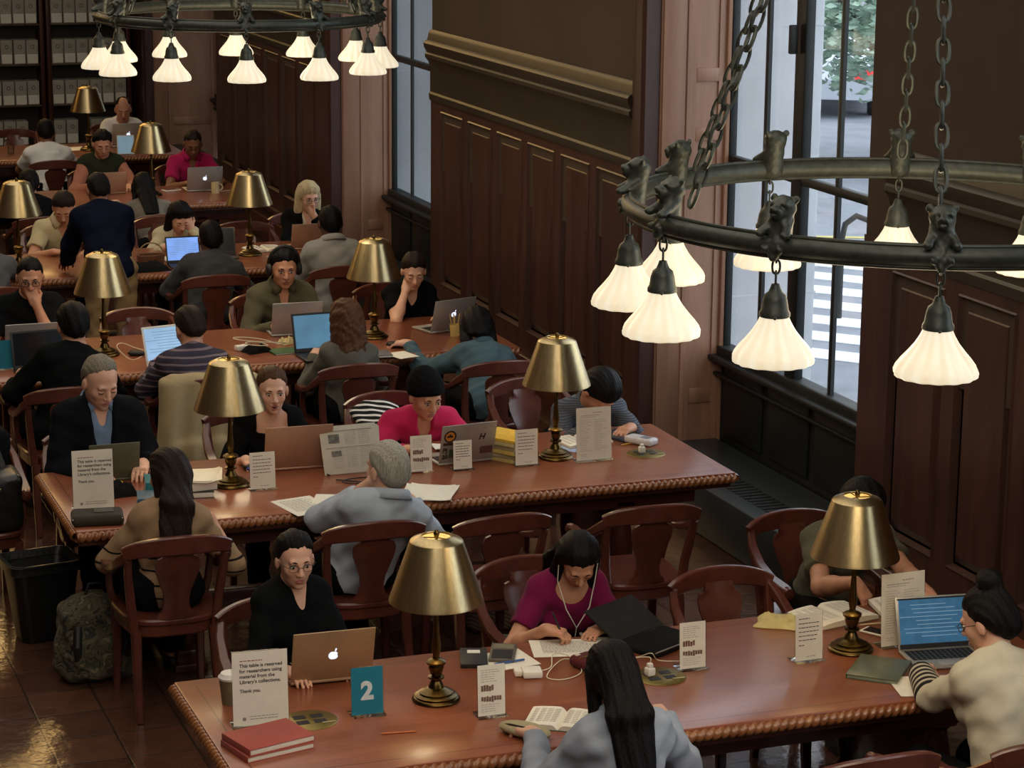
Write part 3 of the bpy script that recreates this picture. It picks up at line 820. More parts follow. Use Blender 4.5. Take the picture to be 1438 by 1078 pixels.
def lion_mesh():
    h = .0042                                            # outward is +y, the ring tube runs along x at the origin
    P = [P_rc((0, -.004, -.02), (0, -.004, .035), .032, .027, .02), P_el((0, .002, .040), (.030, .026, .024), k=.015), P_el((0, -.002, .072), (.034, .032, .031), k=.010), P_rc((0, .014, .064), (0, .034, .058), .021, .017, .012),
         P_el((0, .047, .064), (.010, .006, .006), k=.004), P_el((0, .034, .046), (.013, .010, .007), k=.005), P_el((-.014, .022, .076), (.012, .012, .009), k=.006), P_el((.014, .022, .076), (.012, .012, .009), k=.006),
         P_el((-.031, -.006, .094), (.011, .007, .011), k=.005), P_el((.031, -.006, .094), (.011, .007, .011), k=.005),
         P_rc((-.024, .012, .022), (-.034, .032, .006), .013, .011, .012), P_rc((.024, .012, .022), (.034, .032, .006), .013, .011, .012),
         P_el((-.036, .038, .0), (.013, .014, .010), k=.006), P_el((.036, .038, .0), (.013, .014, .010), k=.006),
         P_rc((-.02, .0, -.03), (-.022, .032, -.036), .013, .010, .012), P_rc((.02, .0, -.03), (.022, .032, -.036), .013, .010, .012), P_rc((0, .01, -.03), (0, .022, -.056), .022, .012, .015)]
    F = Field(P, h, .012).add(P)
    F.sub([P_el((-.014, .034, .072), (.006, .007, .005), k=.004), P_el((.014, .034, .072), (.006, .007, .005), k=.004), P_el((0, .050, .053), (.013, .009, .003), k=.003)])
    F.wave(lambda x, y, z: .0012*np.sin(x*260)*np.sin(z*240+y*150))
    me = F.mesh('lion_figure', 1); me.transform(Matrix.Scale(1.08, 4)); return me
LION = lion_mesh()
def make_chandelier(R=.865):
    r = thing('ring_chandelier', (0, 0, 0))               # origin at the level of the shade rims
    zr = .325
    q = MB(); q.tube([(R*math.cos(2*PI*k/120), R*math.sin(2*PI*k/120), zr) for k in range(120)], .027, 16, closed=True)
    for dz, rr in ((-.029, .008), (.029, .006)):
        q.tube([(R*math.cos(2*PI*k/120), R*math.sin(2*PI*k/120), zr+dz) for k in range(120)], rr, 8, closed=True)
    q.build('ring', BRONZE, r)
    prof = [(.035, .137), (.039, .130), (.047, .112), (.060, .090), (.077, .068), (.095, .047), (.107, .030), (.1125, .016), (.111, .005), (.105, 0), (.098, .002)]
    def flute(a, z): return 1+.026*max(0, min(1, (.137-z)/.11))*math.cos(14*a)
    shm = MB().lathe(prof, 128, cap=False, mod=flute).mesh('glass_shade')
    cap = MB().lathe([(.0, .222), (.011, .219), (.014, .210), (.019, .198), (.029, .190), (.034, .174), (.038, .148), (.043, .140), (.043, .130), (.036, .127), (.0, .127)], 24)
    cap.tube([(.042, 0, .135), (.060, 0, .135)], .003, 6); cap.ell((.060, 0, .135), (.005, .005, .005), 8)
    capm = cap.mesh('socket_cap'); ch = MB(); chain_mesh(ch, (0, 0, .220), (0, 0, zr-.012), .04, .0034, .0105); chm = ch.mesh('pendant_chain')
    bulb = MB().ell((0, 0, .045), (.030, .030, .048), 16).mesh('bulb')
    for k in range(12):
        a = 2*PI*k/12; ca, sa = math.cos(a), math.sin(a)
        o = bpy.data.objects.new('lion_figure', LION); COL.objects.link(o)
        if not LION.materials: LION.materials.append(BRONZE)
        o.parent = r; o.location = (R*ca*.995, R*sa*.995, zr+.028); o.rotation_euler = (.0, 0, a-PI/2)
        M = Matrix.Translation((R*ca*.985, R*sa*.985, zr+.026)) @ RZ(a-PI/2) @ RX(.18)
        o.rotation_euler = M.to_euler(); o.location = M.to_translation()
        c = bpy.data.objects.new('pendant', capm); COL.objects.link(c); c.parent = r; c.location = (R*ca, R*sa, 0)
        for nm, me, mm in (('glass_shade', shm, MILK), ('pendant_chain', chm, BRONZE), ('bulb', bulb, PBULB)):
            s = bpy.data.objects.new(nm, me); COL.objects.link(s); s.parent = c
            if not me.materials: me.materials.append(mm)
        if not capm.materials: capm.materials.append(BRONZE)
        if k % 2 == 0:
            q = MB(); chain_mesh(q, (R*ca*.90, R*sa*.90, zr+.05), (.06*ca, .06*sa, 2.25), .075, .006, .016); q.build('suspension_chain', BRONZE, r)
    q = MB(); q.lathe([(0, 2.1), (.05, 2.12), (.09, 2.2), (.09, 2.26), (.04, 2.34), (.03, 5.98), (.12, 6.04), (.14, 6.12), (0, 6.14)], 24); q.build('ceiling_stem', BRONZE, r)
    li = bpy.data.lights.new('chandelier_light', 'POINT'); li.energy = 30; li.color = (1, .80, .52); li.shadow_soft_size = .5
    lo = bpy.data.objects.new('chandelier_light', li); COL.objects.link(lo); lo.parent = r; lo.location = (0, 0, -.05)
    return r
kp = make_chandelier()
# pendant k=0 of the photo sits at angle theta from the near side
def chand(x, y, z, th, lab):
    return place(kp, USED, (x, y, z), th-PI/2, lab, 'bronze ring chandeliers', 'chandelier')
chand(3.599, 6.256, 2.476, -.444, 'bronze ring chandelier with lion figures hanging above the nearest table')
chand(3.55, 14.55, 2.44, -.203, 'bronze ring chandelier hanging above the far tables')
# ------------------------------------------------------------------ people
V3 = lambda *a: np.array(a, float)
def nrm(v): return v/max(np.linalg.norm(v), 1e-9)
SKIN = {'light': m_skin((218, 172, 146)), 'tan': m_skin((198, 146, 116)), 'brown': m_skin((134, 90, 66)), 'dark': m_skin((92, 60, 44))}
HAIRM = {'black': m_hair((24, 22, 22)), 'dark': m_hair((44, 34, 28)), 'brown': m_hair((84, 60, 42)), 'curly': m_hair((92, 62, 44)), 'gray': m_hair((134, 126, 112), .6),
         'white': m_hair((178, 172, 158), .6), 'blond': m_hair((206, 186, 146), .55), 'beanie': m_cloth((26, 26, 28))}
EYEW = m_plain((214, 206, 196), .25, 0, .03); IRIS = m_plain((38, 26, 20), .2, 0, .1); LASH = m_plain((40, 30, 26), .7)
LIPS = {'light': m_plain((170, 98, 88), .45), 'tan': m_plain((150, 84, 72), .45), 'brown': m_plain((112, 62, 54), .45), 'dark': m_plain((84, 48, 44), .45)}
MOUTHIN = m_plain((54, 20, 20), .5)
PANTS = {'black': m_cloth((26, 26, 28)), 'navy': m_cloth((30, 36, 54)), 'khaki': m_cloth((142, 118, 84)), 'jeans': m_cloth((52, 66, 92)), 'grey': m_cloth((84, 84, 86))}
SHOE = m_plain((34, 30, 28), .5)

def p_flat(a, b, r1, r2, k=.02): return ('rf', np.array(a, float), np.array(b, float), r1, r2, k)
_pb, _pe = p_bounds, p_eval
def p_bounds(p):
    return _pb(('rc',)+p[1:]) if p[0] == 'rf' else _pb(p)
def p_eval(p, X, Y, Z, off):
    if p[0] != 'rf': return _pe(p, X, Y, Z, off)
    d = _pe(('rc',)+p[1:], X, Y, Z, off); u = nrm(p[2]-p[1])
    return np.maximum(d, (X-p[2][0])*u[0]+(Y-p[2][1])*u[1]+(Z-p[2][2])*u[2])

def head_prims(H, A, k, female):
    """A rows: right, forward, up"""
    def w(x, y, z): return H+k*(A[0]*x+A[1]*y+A[2]*z)
    r = lambda *v: tuple(k*q for q in v)
    jw = .93 if female else 1.04
    P = [P_el(w(0, -.012, .030), r(.0745, .094, .086), A, .02), P_el(w(0, .016, -.030), r(.063*jw, .074, .086), A, .025),
         P_el(w(0, .030, -.074), r(.044*jw, .050, .040), A, .02), P_el(w(0, .068, -.098), r(.021*jw, .018, .016), A, .014),
         P_el(w(-.036, .056, -.026), r(.024, .024, .026), A, .015), P_el(w(.036, .056, -.026), r(.024, .024, .026), A, .015),
         P_rc(w(-.034, .078, .020), w(.034, .078, .020), .0125*k, .0125*k, .012),
         P_rc(w(0, .087, .008), w(0, .108, -.030), .0085*k, .0115*k, .010), P_el(w(-.012, .098, -.034), r(.009, .010, .007), A, .006), P_el(w(.012, .098, -.034), r(.009, .010, .007), A, .006),
         P_el(w(-.078, -.008, -.012), r(.010, .019, .031), A, .006), P_el(w(.078, -.008, -.012), r(.010, .019, .031), A, .006),
         P_el(w(0, .086, -.061), r(.022, .010, .007), A, .006), P_el(w(0, .084, -.072), r(.019, .010, .007), A, .006)]
    S = [P_el(w(-.031, .094, .001), r(.016, .014, .010), A, .010), P_el(w(.031, .094, .001), r(.016, .014, .010), A, .010)]
    return P, S, w

def ik(S, W, up, fo, hint):
    d = W-S; L = np.linalg.norm(d)
    if L > (up+fo)*.995: d = d/L*(up+fo)*.995; L = (up+fo)*.995; W = S+d
    u = d/L; ca = (up*up+L*L-fo*fo)/(2*up*L); ca = max(-1, min(1, ca)); sa = math.sqrt(1-ca*ca)
    h = hint-u*float(hint@u); h = nrm(h)
    return S+u*(ca*up)+h*(sa*up), W

def hand_prims(W, hd, pn, right, curl, k, spread=0.0):
    hd = nrm(hd); pn = nrm(pn-hd*float(pn@hd)); th = np.cross(hd, pn)*(1 if right else -1)
    A = np.array([th, hd, pn]); P = []
    P.append(P_bx(W+hd*.046*k, (.027*k, .034*k, .004*k), A, .0105*k, .012))
    P.append(P_el(W+hd*.03*k+th*.022*k+pn*.008*k, (.017*k, .028*k, .015*k), A, .012))
    c = curl*1.0
    for i in range(4):
        b = W+hd*(.084-.003*abs(i-1.2))*k+th*(.0295-.0198*i)*k
        L = (.072, .081, .074, .058)[i]*k; cc = c*(.92+.05*i)+.05
        d0 = nrm(hd*math.cos(cc*.95)+pn*math.sin(cc*.95)+th*(spread*(1.5-i)*.3)); d1 = nrm(hd*math.cos(cc*2.1)+pn*math.sin(cc*2.1)); d2 = nrm(hd*math.cos(cc*2.9)+pn*math.sin(cc*2.9))
        q = b+d0*L*.47; e = q+d1*L*.31; f = e+d2*L*.22
        P += [P_rc(b-hd*.012*k, q, .0092*k, .0084*k, .004), P_rc(q, e, .0083*k, .0076*k, .003), P_rc(e, f, .0075*k, .0066*k, .003)]
    b = W+hd*.026*k+th*.030*k+pn*.006*k; q = b+nrm(hd*.62+th*.62+pn*.35)*.036*k; e = q+nrm(hd*.85+th*(.25-.4*curl)+pn*(.25+.3*curl))*.032*k
    P += [P_rc(b, q, .0125*k, .0102*k, .006), P_rc(q, e, .0100*k, .0078*k, .004)]
    return P

def person(label, head, rz=0, face=(0, 15), tilt=0, sex='m', k=1.0, skin='light', hair=('short', 'dark'), shirt=None, jacket=None, pants='black',
           R=None, L=None, h=.008, group=None, recline=0.0, lat=0.0, twist=0.0, stand=False, faced=True, glasses=None, headphones=False, extra=None, cat='person',
           eyes='open', mouth=None, seat_h=.455, hipd=None, hip_at=None, legs=None, hintR=None, hintL=None, cuff=None, wide=1.0, elbow_out=.42):
    rz = math.radians(rz); c, s = math.cos(rz), math.sin(rz); fem = sex == 'f'
    fwd = V3(-s, c, 0); yaw, pit = math.radians(face[0]), math.radians(face[1])
    Hw = V3(*head)
    Nw = Hw-fwd*(.040+.090*math.sin(pit))*k-V3(0, 0, (.142-.05*(1-math.cos(pit)))*k)
    hz = .90*k if stand else seat_h+.080
    Ls = .475*k; dz = Nw[2]-hz
    hd = math.sqrt(max(Ls*Ls-dz*dz, .0004)) if hipd is None else hipd
    base = Nw-fwd*(hd-recline); base[2] = 0
    if hip_at is not None: base = V3(hip_at[0], hip_at[1], 0)
    root = None
    def loc(p):
        q = V3(*p)-base; return V3(q[0]*c+q[1]*s, -q[0]*s+q[1]*c, q[2])
    H = loc(Hw); N = loc(Nw); hip = V3(-lat, 0, hz)
    tw = math.radians(twist); sx = V3(math.cos(tw), math.sin(tw), 0)
    u = nrm(N-hip); sx = nrm(sx-u*float(sx@u)); f = np.cross(u, sx); A = np.array([sx, f, u]); SL = np.linalg.norm(N-hip)
    ws = (.86 if fem else 1.0)*k*wide; sw = (.118 if fem else .149)*k*wide
    sy, cy = math.sin(yaw+tw*.6), math.cos(yaw+tw*.6)
    hf = V3(-sy*math.cos(pit), cy*math.cos(pit), -math.sin(pit)); hr = V3(cy, sy, 0); hu = np.cross(hr, hf)
    tl = math.radians(tilt); hr, hu = hr*math.cos(tl)-hu*math.sin(tl), hu*math.cos(tl)+hr*math.sin(tl); HA = np.array([hr, hf, hu])
    hk = k*(.97 if fem else 1.02)
    torso = [P_el(hip, (.160*ws, .115*k, .105*k), k=.04), P_el(hip+u*SL*.36, (.132*ws, .098*k, .12*k), A, .05), P_el(hip+u*SL*.68-f*.005, (.152*ws, .108*k, .14*k), A, .05),
             P_el(hip+u*SL*.86-f*.008, (.148*ws, .085*k, .075*k), A, .05)]
    if fem: torso += [P_el(hip+u*SL*.66+f*.075*k+sx*e*.065*k, (.058*k, .05*k, .058*k), A, .03) for e in (-1, 1)]
    elif SL: torso += [P_el(hip+u*SL*.25+f*.03*k, (.13*ws, .10*k, .12*k), A, .05)]
    S = {'R': N+sx*sw-u*.052*k-f*.008, 'L': N-sx*sw-u*.052*k-f*.008}
    torso += [P_rc(N-u*.035*k, S[e]-u*0.0, .050*k, .050*k, .04) for e in 'RL'] + [P_rc(N+u*.02*k-f*.012, N-u*.03+sx*e*.11*k-f*.012, .040*k, .040*k, .04) for e in (-1, 1)]
    neck = [P_rc(N-u*.04*k, H-hu*.055*k-hf*.022*k, (.048 if fem else .058)*k, (.046 if fem else .055)*k, .03)]
    hp, hs, hw = head_prims(H, HA, hk, fem)
    arms = {}; hands = []
    for e, spec, hint in (('R', R, hintR), ('L', L, hintL)):
        sg = 1 if e == 'R' else -1
        spec = dict(spec or dict(lap=True))
        if spec.get('lap'): W = V3(sg*.10, .27, hz+.13) if not stand else V3(sg*.26, .05, .80)
        elif spec.get('w'): W = loc(spec['w'])
        else: W = H+hk*(HA[0]*spec['f'][0]+HA[1]*spec['f'][1]+HA[2]*spec['f'][2])
        hv = (sx*sg*elbow_out+V3(0, 0, -.8)-f*.05) if hint is None else loc(np.array(hint)+base)*1.0
        if hint is not None: hv = V3(hint[0]*c+hint[1]*s, -hint[0]*s+hint[1]*c, hint[2])
        E, W = ik(S[e], W, .285*k, .25*k, nrm(hv))
        d = nrm(W-E)
        aim = spec.get('aim'); pn = spec.get('pn')
        if aim is not None: aim = nrm(V3(aim[0]*c+aim[1]*s, -aim[0]*s+aim[1]*c, aim[2]))
        else: aim = nrm(V3(d[0], d[1], d[2]*.25)) if 'f' not in spec else d
        if pn is not None: pn = V3(pn[0]*c+pn[1]*s, -pn[0]*s+pn[1]*c, pn[2])
        else: pn = V3(0, 0, -1) if 'f' not in spec else nrm(H-W)
        arms[e] = (S[e], E, W)
        hands += [P_rc(W-d*.01, W+aim*.03*k, .0245*k, .026*k, .015)] + hand_prims(W, aim, pn, e == 'R', spec.get('curl', .35), k*(.92 if fem else 1.0), spec.get('spread', .1))
    fa = .93 if fem else 1.05
    armp = []
    for e in 'RL':
        a, b, w_ = arms[e]
        armp += [P_rc(a, b, .047*k*fa, .038*k*fa, .03), P_rc(b, b+(w_-b)*.35, .038*k*fa, .038*k*fa, .02), P_rc(b+(w_-b)*.3, w_, .038*k*fa, .0245*k*fa, .02)]
    if stand: lg = [(V3(e*.09, 0, hz), V3(e*.105, .03, .49), V3(e*.11, -.02, .09), V3(e*.125, .13, .035)) for e in (-1, 1)]
    else:
        o = legs or ((.12, .41, .40), (.12, .41, .40))
        lg = [(V3(e*.088-lat, 0, hz-.01), V3(e*q[0], q[1], seat_h+.055), V3(e*q[0]*.95, q[2], .09), V3(e*(q[0]+.015), q[2]+.15, .035)) for e, q in ((-1, o[0]), (1, o[1]))]
    legp = []
    for a, b, d, t in lg:
        legp += [P_rc(a, b, .082*k, .058*k, .03), P_rc(b, d, .055*k, .036*k, .02), P_rc(d, t, .036*k, .026*k, .02)]
    # body: one continuous skin
    allp = torso+neck+hp+armp+hands+legp
    F = Field(allp, h, .02).add(torso).add(neck).add(legp).add(armp).add(hp).sub(hs).add(hands)
    if mouth == 'open': F.sub([P_el(hw(0, .096, -.066), (.014*hk, .014*hk, .011*hk), HA, .004)])
    body = sdf_obj('person', F.mesh('person'), SKIN[skin])
    body.location = tuple(base); body.rotation_euler = (0, 0, rz); tag(body, label, cat, group)
    rnd = random.Random(int(abs(head[0]*1000+head[1]*77))); ph = [rnd.uniform(0, 6) for _ in range(6)]
    def folds(x, y, z, a=1.0):
        return a*(.0032*np.sin(34*x+21*z+ph[0])*np.sin(29*y-25*z+ph[1])+.0024*np.sin(61*z-33*x+ph[2]+2*np.sin(14*y+ph[3]))+.0014*np.sin(88*y+52*z+ph[4]))
    def garment(nm, spec, off, hem, part=None):
        sl = spec.get('sleeve', 'long'); P = list(torso); o = off
        for e in 'RL':
            a, b, w_ = arms[e]
            fs = sl if isinstance(sl, str) else sl[e]
            if fs == 'long': P += [P_rc(a, b, .049*k*fa, .041*k*fa, .03), p_flat(b, w_-(w_-b)*.06, .045*k*fa, .029*k*fa, .025)]
            elif fs == 'mid': P += [P_rc(a, b, .049*k*fa, .041*k*fa, .03), p_flat(b, b+(w_-b)*.45, .045*k*fa, .041*k*fa, .025)]
            elif fs == 'short': P += [p_flat(a, a+(b-a)*.66, .051*k*fa, .050*k*fa, .03)]
            elif fs == 'cap': P += [p_flat(a, a+(b-a)*.3, .051*k*fa, .052*k*fa, .03)]
        G = Field(P, h*1.05, .03, o).add(P, o)
        nk = spec.get('neck', 'crew')
        if nk == 'crew': G.sub([P_el(N+u*.065*k+f*.03*k, (.072*k, .072*k, .058*k), A, .012)])
        elif nk == 'scoop': G.sub([P_el(N+u*.035*k+f*.075*k, (.085*k, .085*k, .085*k), A, .012)])
        elif nk == 'square': G.sub([P_bx(N+u*.03*k+f*.10*k, (.070*k, .07*k, .070*k), A, .014, .006)])
        elif nk == 'v': G.sub([P_rc(N+u*.07*k+f*.05*k, N-u*.10*k+f*.125*k, .054*k, .010*k, .008)])
        elif nk == 'open': G.sub([P_rc(N+u*.08*k+f*.05*k, N-u*.10*k+f*.14*k, .060*k, .050*k, .008), P_rc(N-u*.10*k+f*.14*k, hip+u*.05+f*.17*k, .050*k, .040*k, .02)])
        G.cut(lambda x, y, z: hem-z+.012*np.sin(x*24+y*18))
        G.wave(lambda x, y, z: folds(x, y, z, spec.get('fold', 1.0)))
        o_ = sdf_obj(nm, G.mesh(nm), spec['m'], body); return o_
    if shirt is not None: garment(shirt.get('name', 'shirt'), shirt, shirt.get('off', .011), hz-.075 if not stand else hz-.06)
    if jacket is not None: garment(jacket.get('name', 'jacket'), jacket, jacket.get('off', .024), hz-.10)
    if pants:
        P = [P_el(hip, (.160*ws, .115*k, .105*k), k=.04)]
        for a, b, d, t in lg: P += [P_rc(a, b, .084*k, .062*k, .03), p_flat(b, d, .060*k, .046*k, .02)]
        hh = max(h*1.5, .010); G = Field(P, hh, .03, .012).add(P, .010)
        G.cut(lambda x, y, z: z-(hz+.10)).wave(lambda x, y, z: folds(x, y, z, 1.2)); sdf_obj('trousers', G.mesh('trousers'), PANTS[pants], body)
        for a, b, d, t in lg:
            q = MB(); dd = nrm(V3(t[0]-d[0], t[1]-d[1], 0)); M = Matrix.Translation((float(d[0]+dd[0]*.06), float(d[1]+dd[1]*.06), .0)) @ RZ(math.atan2(dd[1], dd[0])-PI/2)
            q.rings([[(w1*math.cos(2*PI*j/18), (.135*k if math.sin(2*PI*j/18) > 0 else .11*k)*math.sin(2*PI*j/18)*sc, z) for j in range(18)] for w1, sc, z in ((.046, 1, 0), (.05, 1.02, .012), (.05, 1.0, .03), (.044, .9, .06), (.036, .62, .085), (.02, .3, .092))], M)
            q.build('shoe', SHOE, body)
    # patterned lower sleeve
    if cuff:
        a, b, w_ = arms[cuff[0]]; d = nrm(w_-b)
        P = [p_flat(b+(w_-b)*.12, w_-(w_-b)*.03, .045*k*fa, .031*k*fa, .02)]
        G = Field(P, h, .03, .020).add(P, .019); sdf_obj('striped_cuff', G.mesh('striped_cuff'), m_stripe(cuff[1], cuff[2], cuff[3], .55, tuple(float(q) for q in d)), body)
    # collar
    for spec, oo in ((shirt, .013), (jacket, .028)):
        if spec and spec.get('collar'):
            cm = spec.get('collar_m', spec['m']); q = MB(); n = 24; rr = []; r0 = (.060 if fem else .069)*k+oo*.25
            ax = nrm((H-hu*.055*k-hf*.022*k)-(N-u*.04*k)); cf = nrm(f-ax*float(f@ax)); cs = np.cross(cf, ax); C0 = N+ax*.026-f*.006
            Mx = Matrix(((cs[0], cf[0], ax[0], C0[0]), (cs[1], cf[1], ax[1], C0[1]), (cs[2], cf[2], ax[2], C0[2]), (0, 0, 0, 1)))
            for zz, ra, gap, dr in ((.006, r0*1.04, .34, .030), (.040, r0*.98, .30, .026), (.048, r0*1.01, .30, .026), (.042, r0*1.12, .34, .026), (.008, r0*1.34, .62, .040)):
                rr.append([(ra*math.sin(t), -ra*math.cos(t)*1.02, zz-dr*(1-math.cos(t))*.5) for t in [(-PI+gap)+(2*PI-2*gap)*j/(n-1) for j in range(n)]])
            q.rings(rr, Mx, cap=False, closed=False); o = q.build('collar', cm, body)
            md = o.modifiers.new('thickness', 'SOLIDIFY'); md.thickness = .003
    # hair
    st, hc = hair[0], hair[1]
    if st != 'none':
        hm = HAIRM[hc]; hh = max(h, .006)
        # thickness over the skull
        thk = {'buzz': .006, 'short': .014, 'thin': .009, 'full': .022, 'long': .017, 'bun': .013, 'pony': .012, 'curly': .030, 'beanie': .016, 'bob': .020, 'back': .012, 'messy': .024, 'hood': .02, 'recede': .013}[st]
        cr = [P_el(hw(0, -.012, .030), tuple(hk*q for q in (.0745, .094, .086)), HA, .02), P_el(hw(0, -.035, -.02), tuple(hk*q for q in (.066, .07, .075)), HA, .03)]
        G = None; Q = []
        bk = -f
        if st in ('long', 'pony', 'curly', 'bob'):
            if st == 'long':
                ln = hair[2] if len(hair) > 2 else .34
                a = hw(0, -.075, .01); b = N-f*.115*k+u*.03; d = N-f*.145*k-u*ln
                Q += [P_fl(a, b, .074*hk, .082*k, .035, .034, hr, .03), P_fl(b, d, .082*k, .060*k, .030, .016, sx, .03)]
                Q += [P_fl(hw(e*.070, -.015, .0), hw(e*.080, -.02, -.14), .022, .026, .030, .026, hf, .025) for e in (-1, 1)]
                if len(hair) > 3:
                    Q += [P_fl(hw(e*.078, -.01, -.10), N+sx*e*.088*k+f*.085*k-u*hair[3], .028, .022, .022, .014, f, .02) for e in (-1, 1)]
            if st == 'bob': Q += [P_fl(hw(e*.066, -.02, .0), hw(e*.074, -.012, -.11), .03, .03, .045, .04, hf, .025) for e in (-1, 1)]+[P_fl(hw(0, -.07, 0), hw(0, -.075, -.10), .07, .065, .03, .025, hr, .03)]
            if st == 'curly':
                Q += [P_el(hw(e*.062, -.045, -.06), (.05, .06, .09), HA, .03) for e in (-1, 1)]+[P_el(hw(0, -.095, -.10), (.085, .045, .11), HA, .03), P_el(hw(0, -.10, -.20), (.085, .045, .09), HA, .03)]+[P_el(hw(e*.075, -.06, -.15), (.035, .045, .08), HA, .03) for e in (-1, 1)]
            if st == 'pony':
                Q += [P_el(hw(0, -.105, .02), (.026, .03, .03), HA, .02), P_rc(hw(0, -.12, .01), N-f*.13*k-u*.05, .028, .016, .02)]
        if st == 'bun': Q += [P_el(hw(*(hair[2] if len(hair) > 2 else (0, -.06, .125))), (.052*hk, .050*hk, .044*hk), HA, .012), P_rc(hw(0, -.085, -.04), hw(0, -.07, .09), .04, .034, .03)]
        if st == 'hood': pass
        if st == 'beanie': cr = [P_el(hw(0, -.018, .036), tuple(hk*q for q in (.0775, .098, .088)), HA, .02), P_el(hw(0, -.055, .05), (.06*hk, .06*hk, .07*hk), HA, .03)]
        G = Field(cr+Q, hh, .02, thk).add(cr, 0)
        if st == 'thin': G.sub([P_el(hw(0, .03, .095), (.052*hk, .085*hk, .05*hk), HA, .01)], 0)
        ny, nz = {'beanie': (-.50, .87), 'buzz': (-.69, .72), 'long': (-.80, .60), 'bun': (-.74, .67), 'pony': (-.74, .67), 'back': (-.78, .62), 'curly': (-.86, .5), 'bob': (-.80, .60), 'recede': (-.76, .65)}.get(st, (-.69, .72))
        py, pz = {'beanie': (.085, .045), 'bun': (.066, .068), 'pony': (.066, .068), 'long': (.070, .064), 'back': (.058, .072), 'thin': (.05, .085), 'recede': (.042, .088), 'bob': (.074, .05), 'full': (.085, .048), 'messy': (.092, .03), 'buzz': (.068, .070)}.get(st, (.072, .066))
        def hl(x, y, z):
            dx, dy, dz_ = x-H[0], y-H[1], z-H[2]
            xx = (dx*hr[0]+dy*hr[1]+dz_*hr[2])/hk; yy = (dx*hf[0]+dy*hf[1]+dz_*hf[2])/hk; zz = (dx*hu[0]+dy*hu[1]+dz_*hu[2])/hk
            if st == 'beanie': return -(ny*(yy-py)+nz*(zz-pz))*hk
            front = np.clip((yy-.01)/.04, 0, 1)
            return -(ny*(yy-py)+nz*(zz-pz)-front*(2.2*xx*xx)+.0012*np.sin(xx*150+ph[0])+.0015*np.sin(xx*330+zz*90+ph[1])-.25*np.exp(-((yy+.008)/.022)**2)*np.clip(.02-zz, 0, .05))*hk
        def puff(x, y, z):
            m = np.clip(-hl(x, y, z)/(.045 if st != 'beanie' else .012), 0, 1)**.7
            return -thk*m
        G.wave(puff).cut(hl)
        G.add(Q, 0.0)
        if st in ('curly', 'messy'): G.wave(lambda x, y, z: .0045*np.sin(70*x+40*y+ph[0]+2*np.sin(31*z))*np.sin(58*z+37*x+ph[1]+2*np.sin(27*y))+.0035*np.sin(120*y+95*z+ph[2]+2.5*np.sin(45*x))*np.sin(130*x-70*z+ph[3]))
        elif st == 'beanie': G.wave(lambda x, y, z: .0012*np.sin(260*((x-H[0])*hu[0]+(y-H[1])*hu[1]+(z-H[2])*hu[2])))
        else: G.wave(lambda x, y, z: .0014*np.sin(330*((x-H[0])*hr[0]+(y-H[1])*hr[1])+3*np.sin(22*z))+.0022*np.sin(120*((x-H[0])*hr[0]+(y-H[1])*hr[1]+.2*(z-H[2]))+ph[2]))
        sdf_obj('beanie' if st == 'beanie' else 'hair', G.mesh('hair'), hm, body)
    if faced:
        MH = Matrix(((hr[0]*hk, hf[0]*hk, hu[0]*hk, H[0]), (hr[1]*hk, hf[1]*hk, hu[1]*hk, H[1]), (hr[2]*hk, hf[2]*hk, hu[2]*hk, H[2]), (0, 0, 0, 1)))
        for e in (-1, 1):
            if eyes == 'open':
                q = MB(); q.ell((e*.031, .0815, .001), (.0135, .0085, .0072), 16, MH); ey = q.build('eye', EYEW, body)
                q = MB(); q.ell((e*.031+.0, .0885, -.0005), (.0058, .0024, .0058), 12, MH); q.build('iris', IRIS, ey)
                q = MB(); q.tube([(e*.031-.015, .080, .003), (e*.031-.007, .0885, .0085), (e*.031+.007, .0885, .0085), (e*.031+.015, .080, .003)], .0019, 6, MH); q.build('eyelid', LASH, body)
            else:
                q = MB(); q.ell((e*.031, .081, -.001), (.0145, .0085, .008), 14, MH); q.build('eyelid', SKIN[skin], body)
                q = MB(); q.tube([(e*.031-.014, .081, -.003), (e*.031-.006, .0885, -.0065), (e*.031+.006, .0885, -.0065), (e*.031+.014, .081, -.003)], .0018, 6, MH); q.build('eyelash', LASH, body)
            q = MB(); q.tube([(e*.013, .0895, .019), (e*.024, .0905, .0235), (e*.036, .086, .024), (e*.047, .074, .018)], [.0022, .0034, .003, .0014], 6, MH)
            q.build('eyebrow', HAIRM['gray' if hc in ('white', 'gray') else 'dark' if hc in ('brown', 'curly', 'beanie', 'blond') else hc], body)
        q = MB()
        q.ell((0, .0915, -.0605), (.021, .0065, .0046), 16, MH); q.ell((0, .0905, -.0705 if mouth != 'open' else -.078), (.0185, .0065, .0052), 16, MH); q.build('lips', LIPS[skin], body)
        if mouth == 'open':
            q = MB(); q.ell((0, .088, -.067), (.012, .008, .0095), 12, MH); q.build('mouth', MOUTHIN, body)
        if glasses:
            q = MB()
            for e in (-1, 1):
                q.tube([(e*.032+.021*math.copysign(abs(math.cos(t))**.7, math.cos(t)), .0985-.12*abs(e*.032+.021*math.cos(t))**1.6, -.002+.015*math.copysign(abs(math.sin(t))**.7, math.sin(t))) for t in [2*PI*j/20 for j in range(20)]], .0013 if glasses == 'thin' else .0022, 6, MH, closed=True)
                q.tube([(e*.054, .093, .003), (e*.075, .06, .004), (e*.08, -.005, .0), (e*.078, -.02, -.012)], .0015, 6, MH)
            q.tube([(-.011, .1005, .001), (0, .1035, .004), (.011, .1005, .001)], .0013, 6, MH); q.build('glasses', BLACK, body)
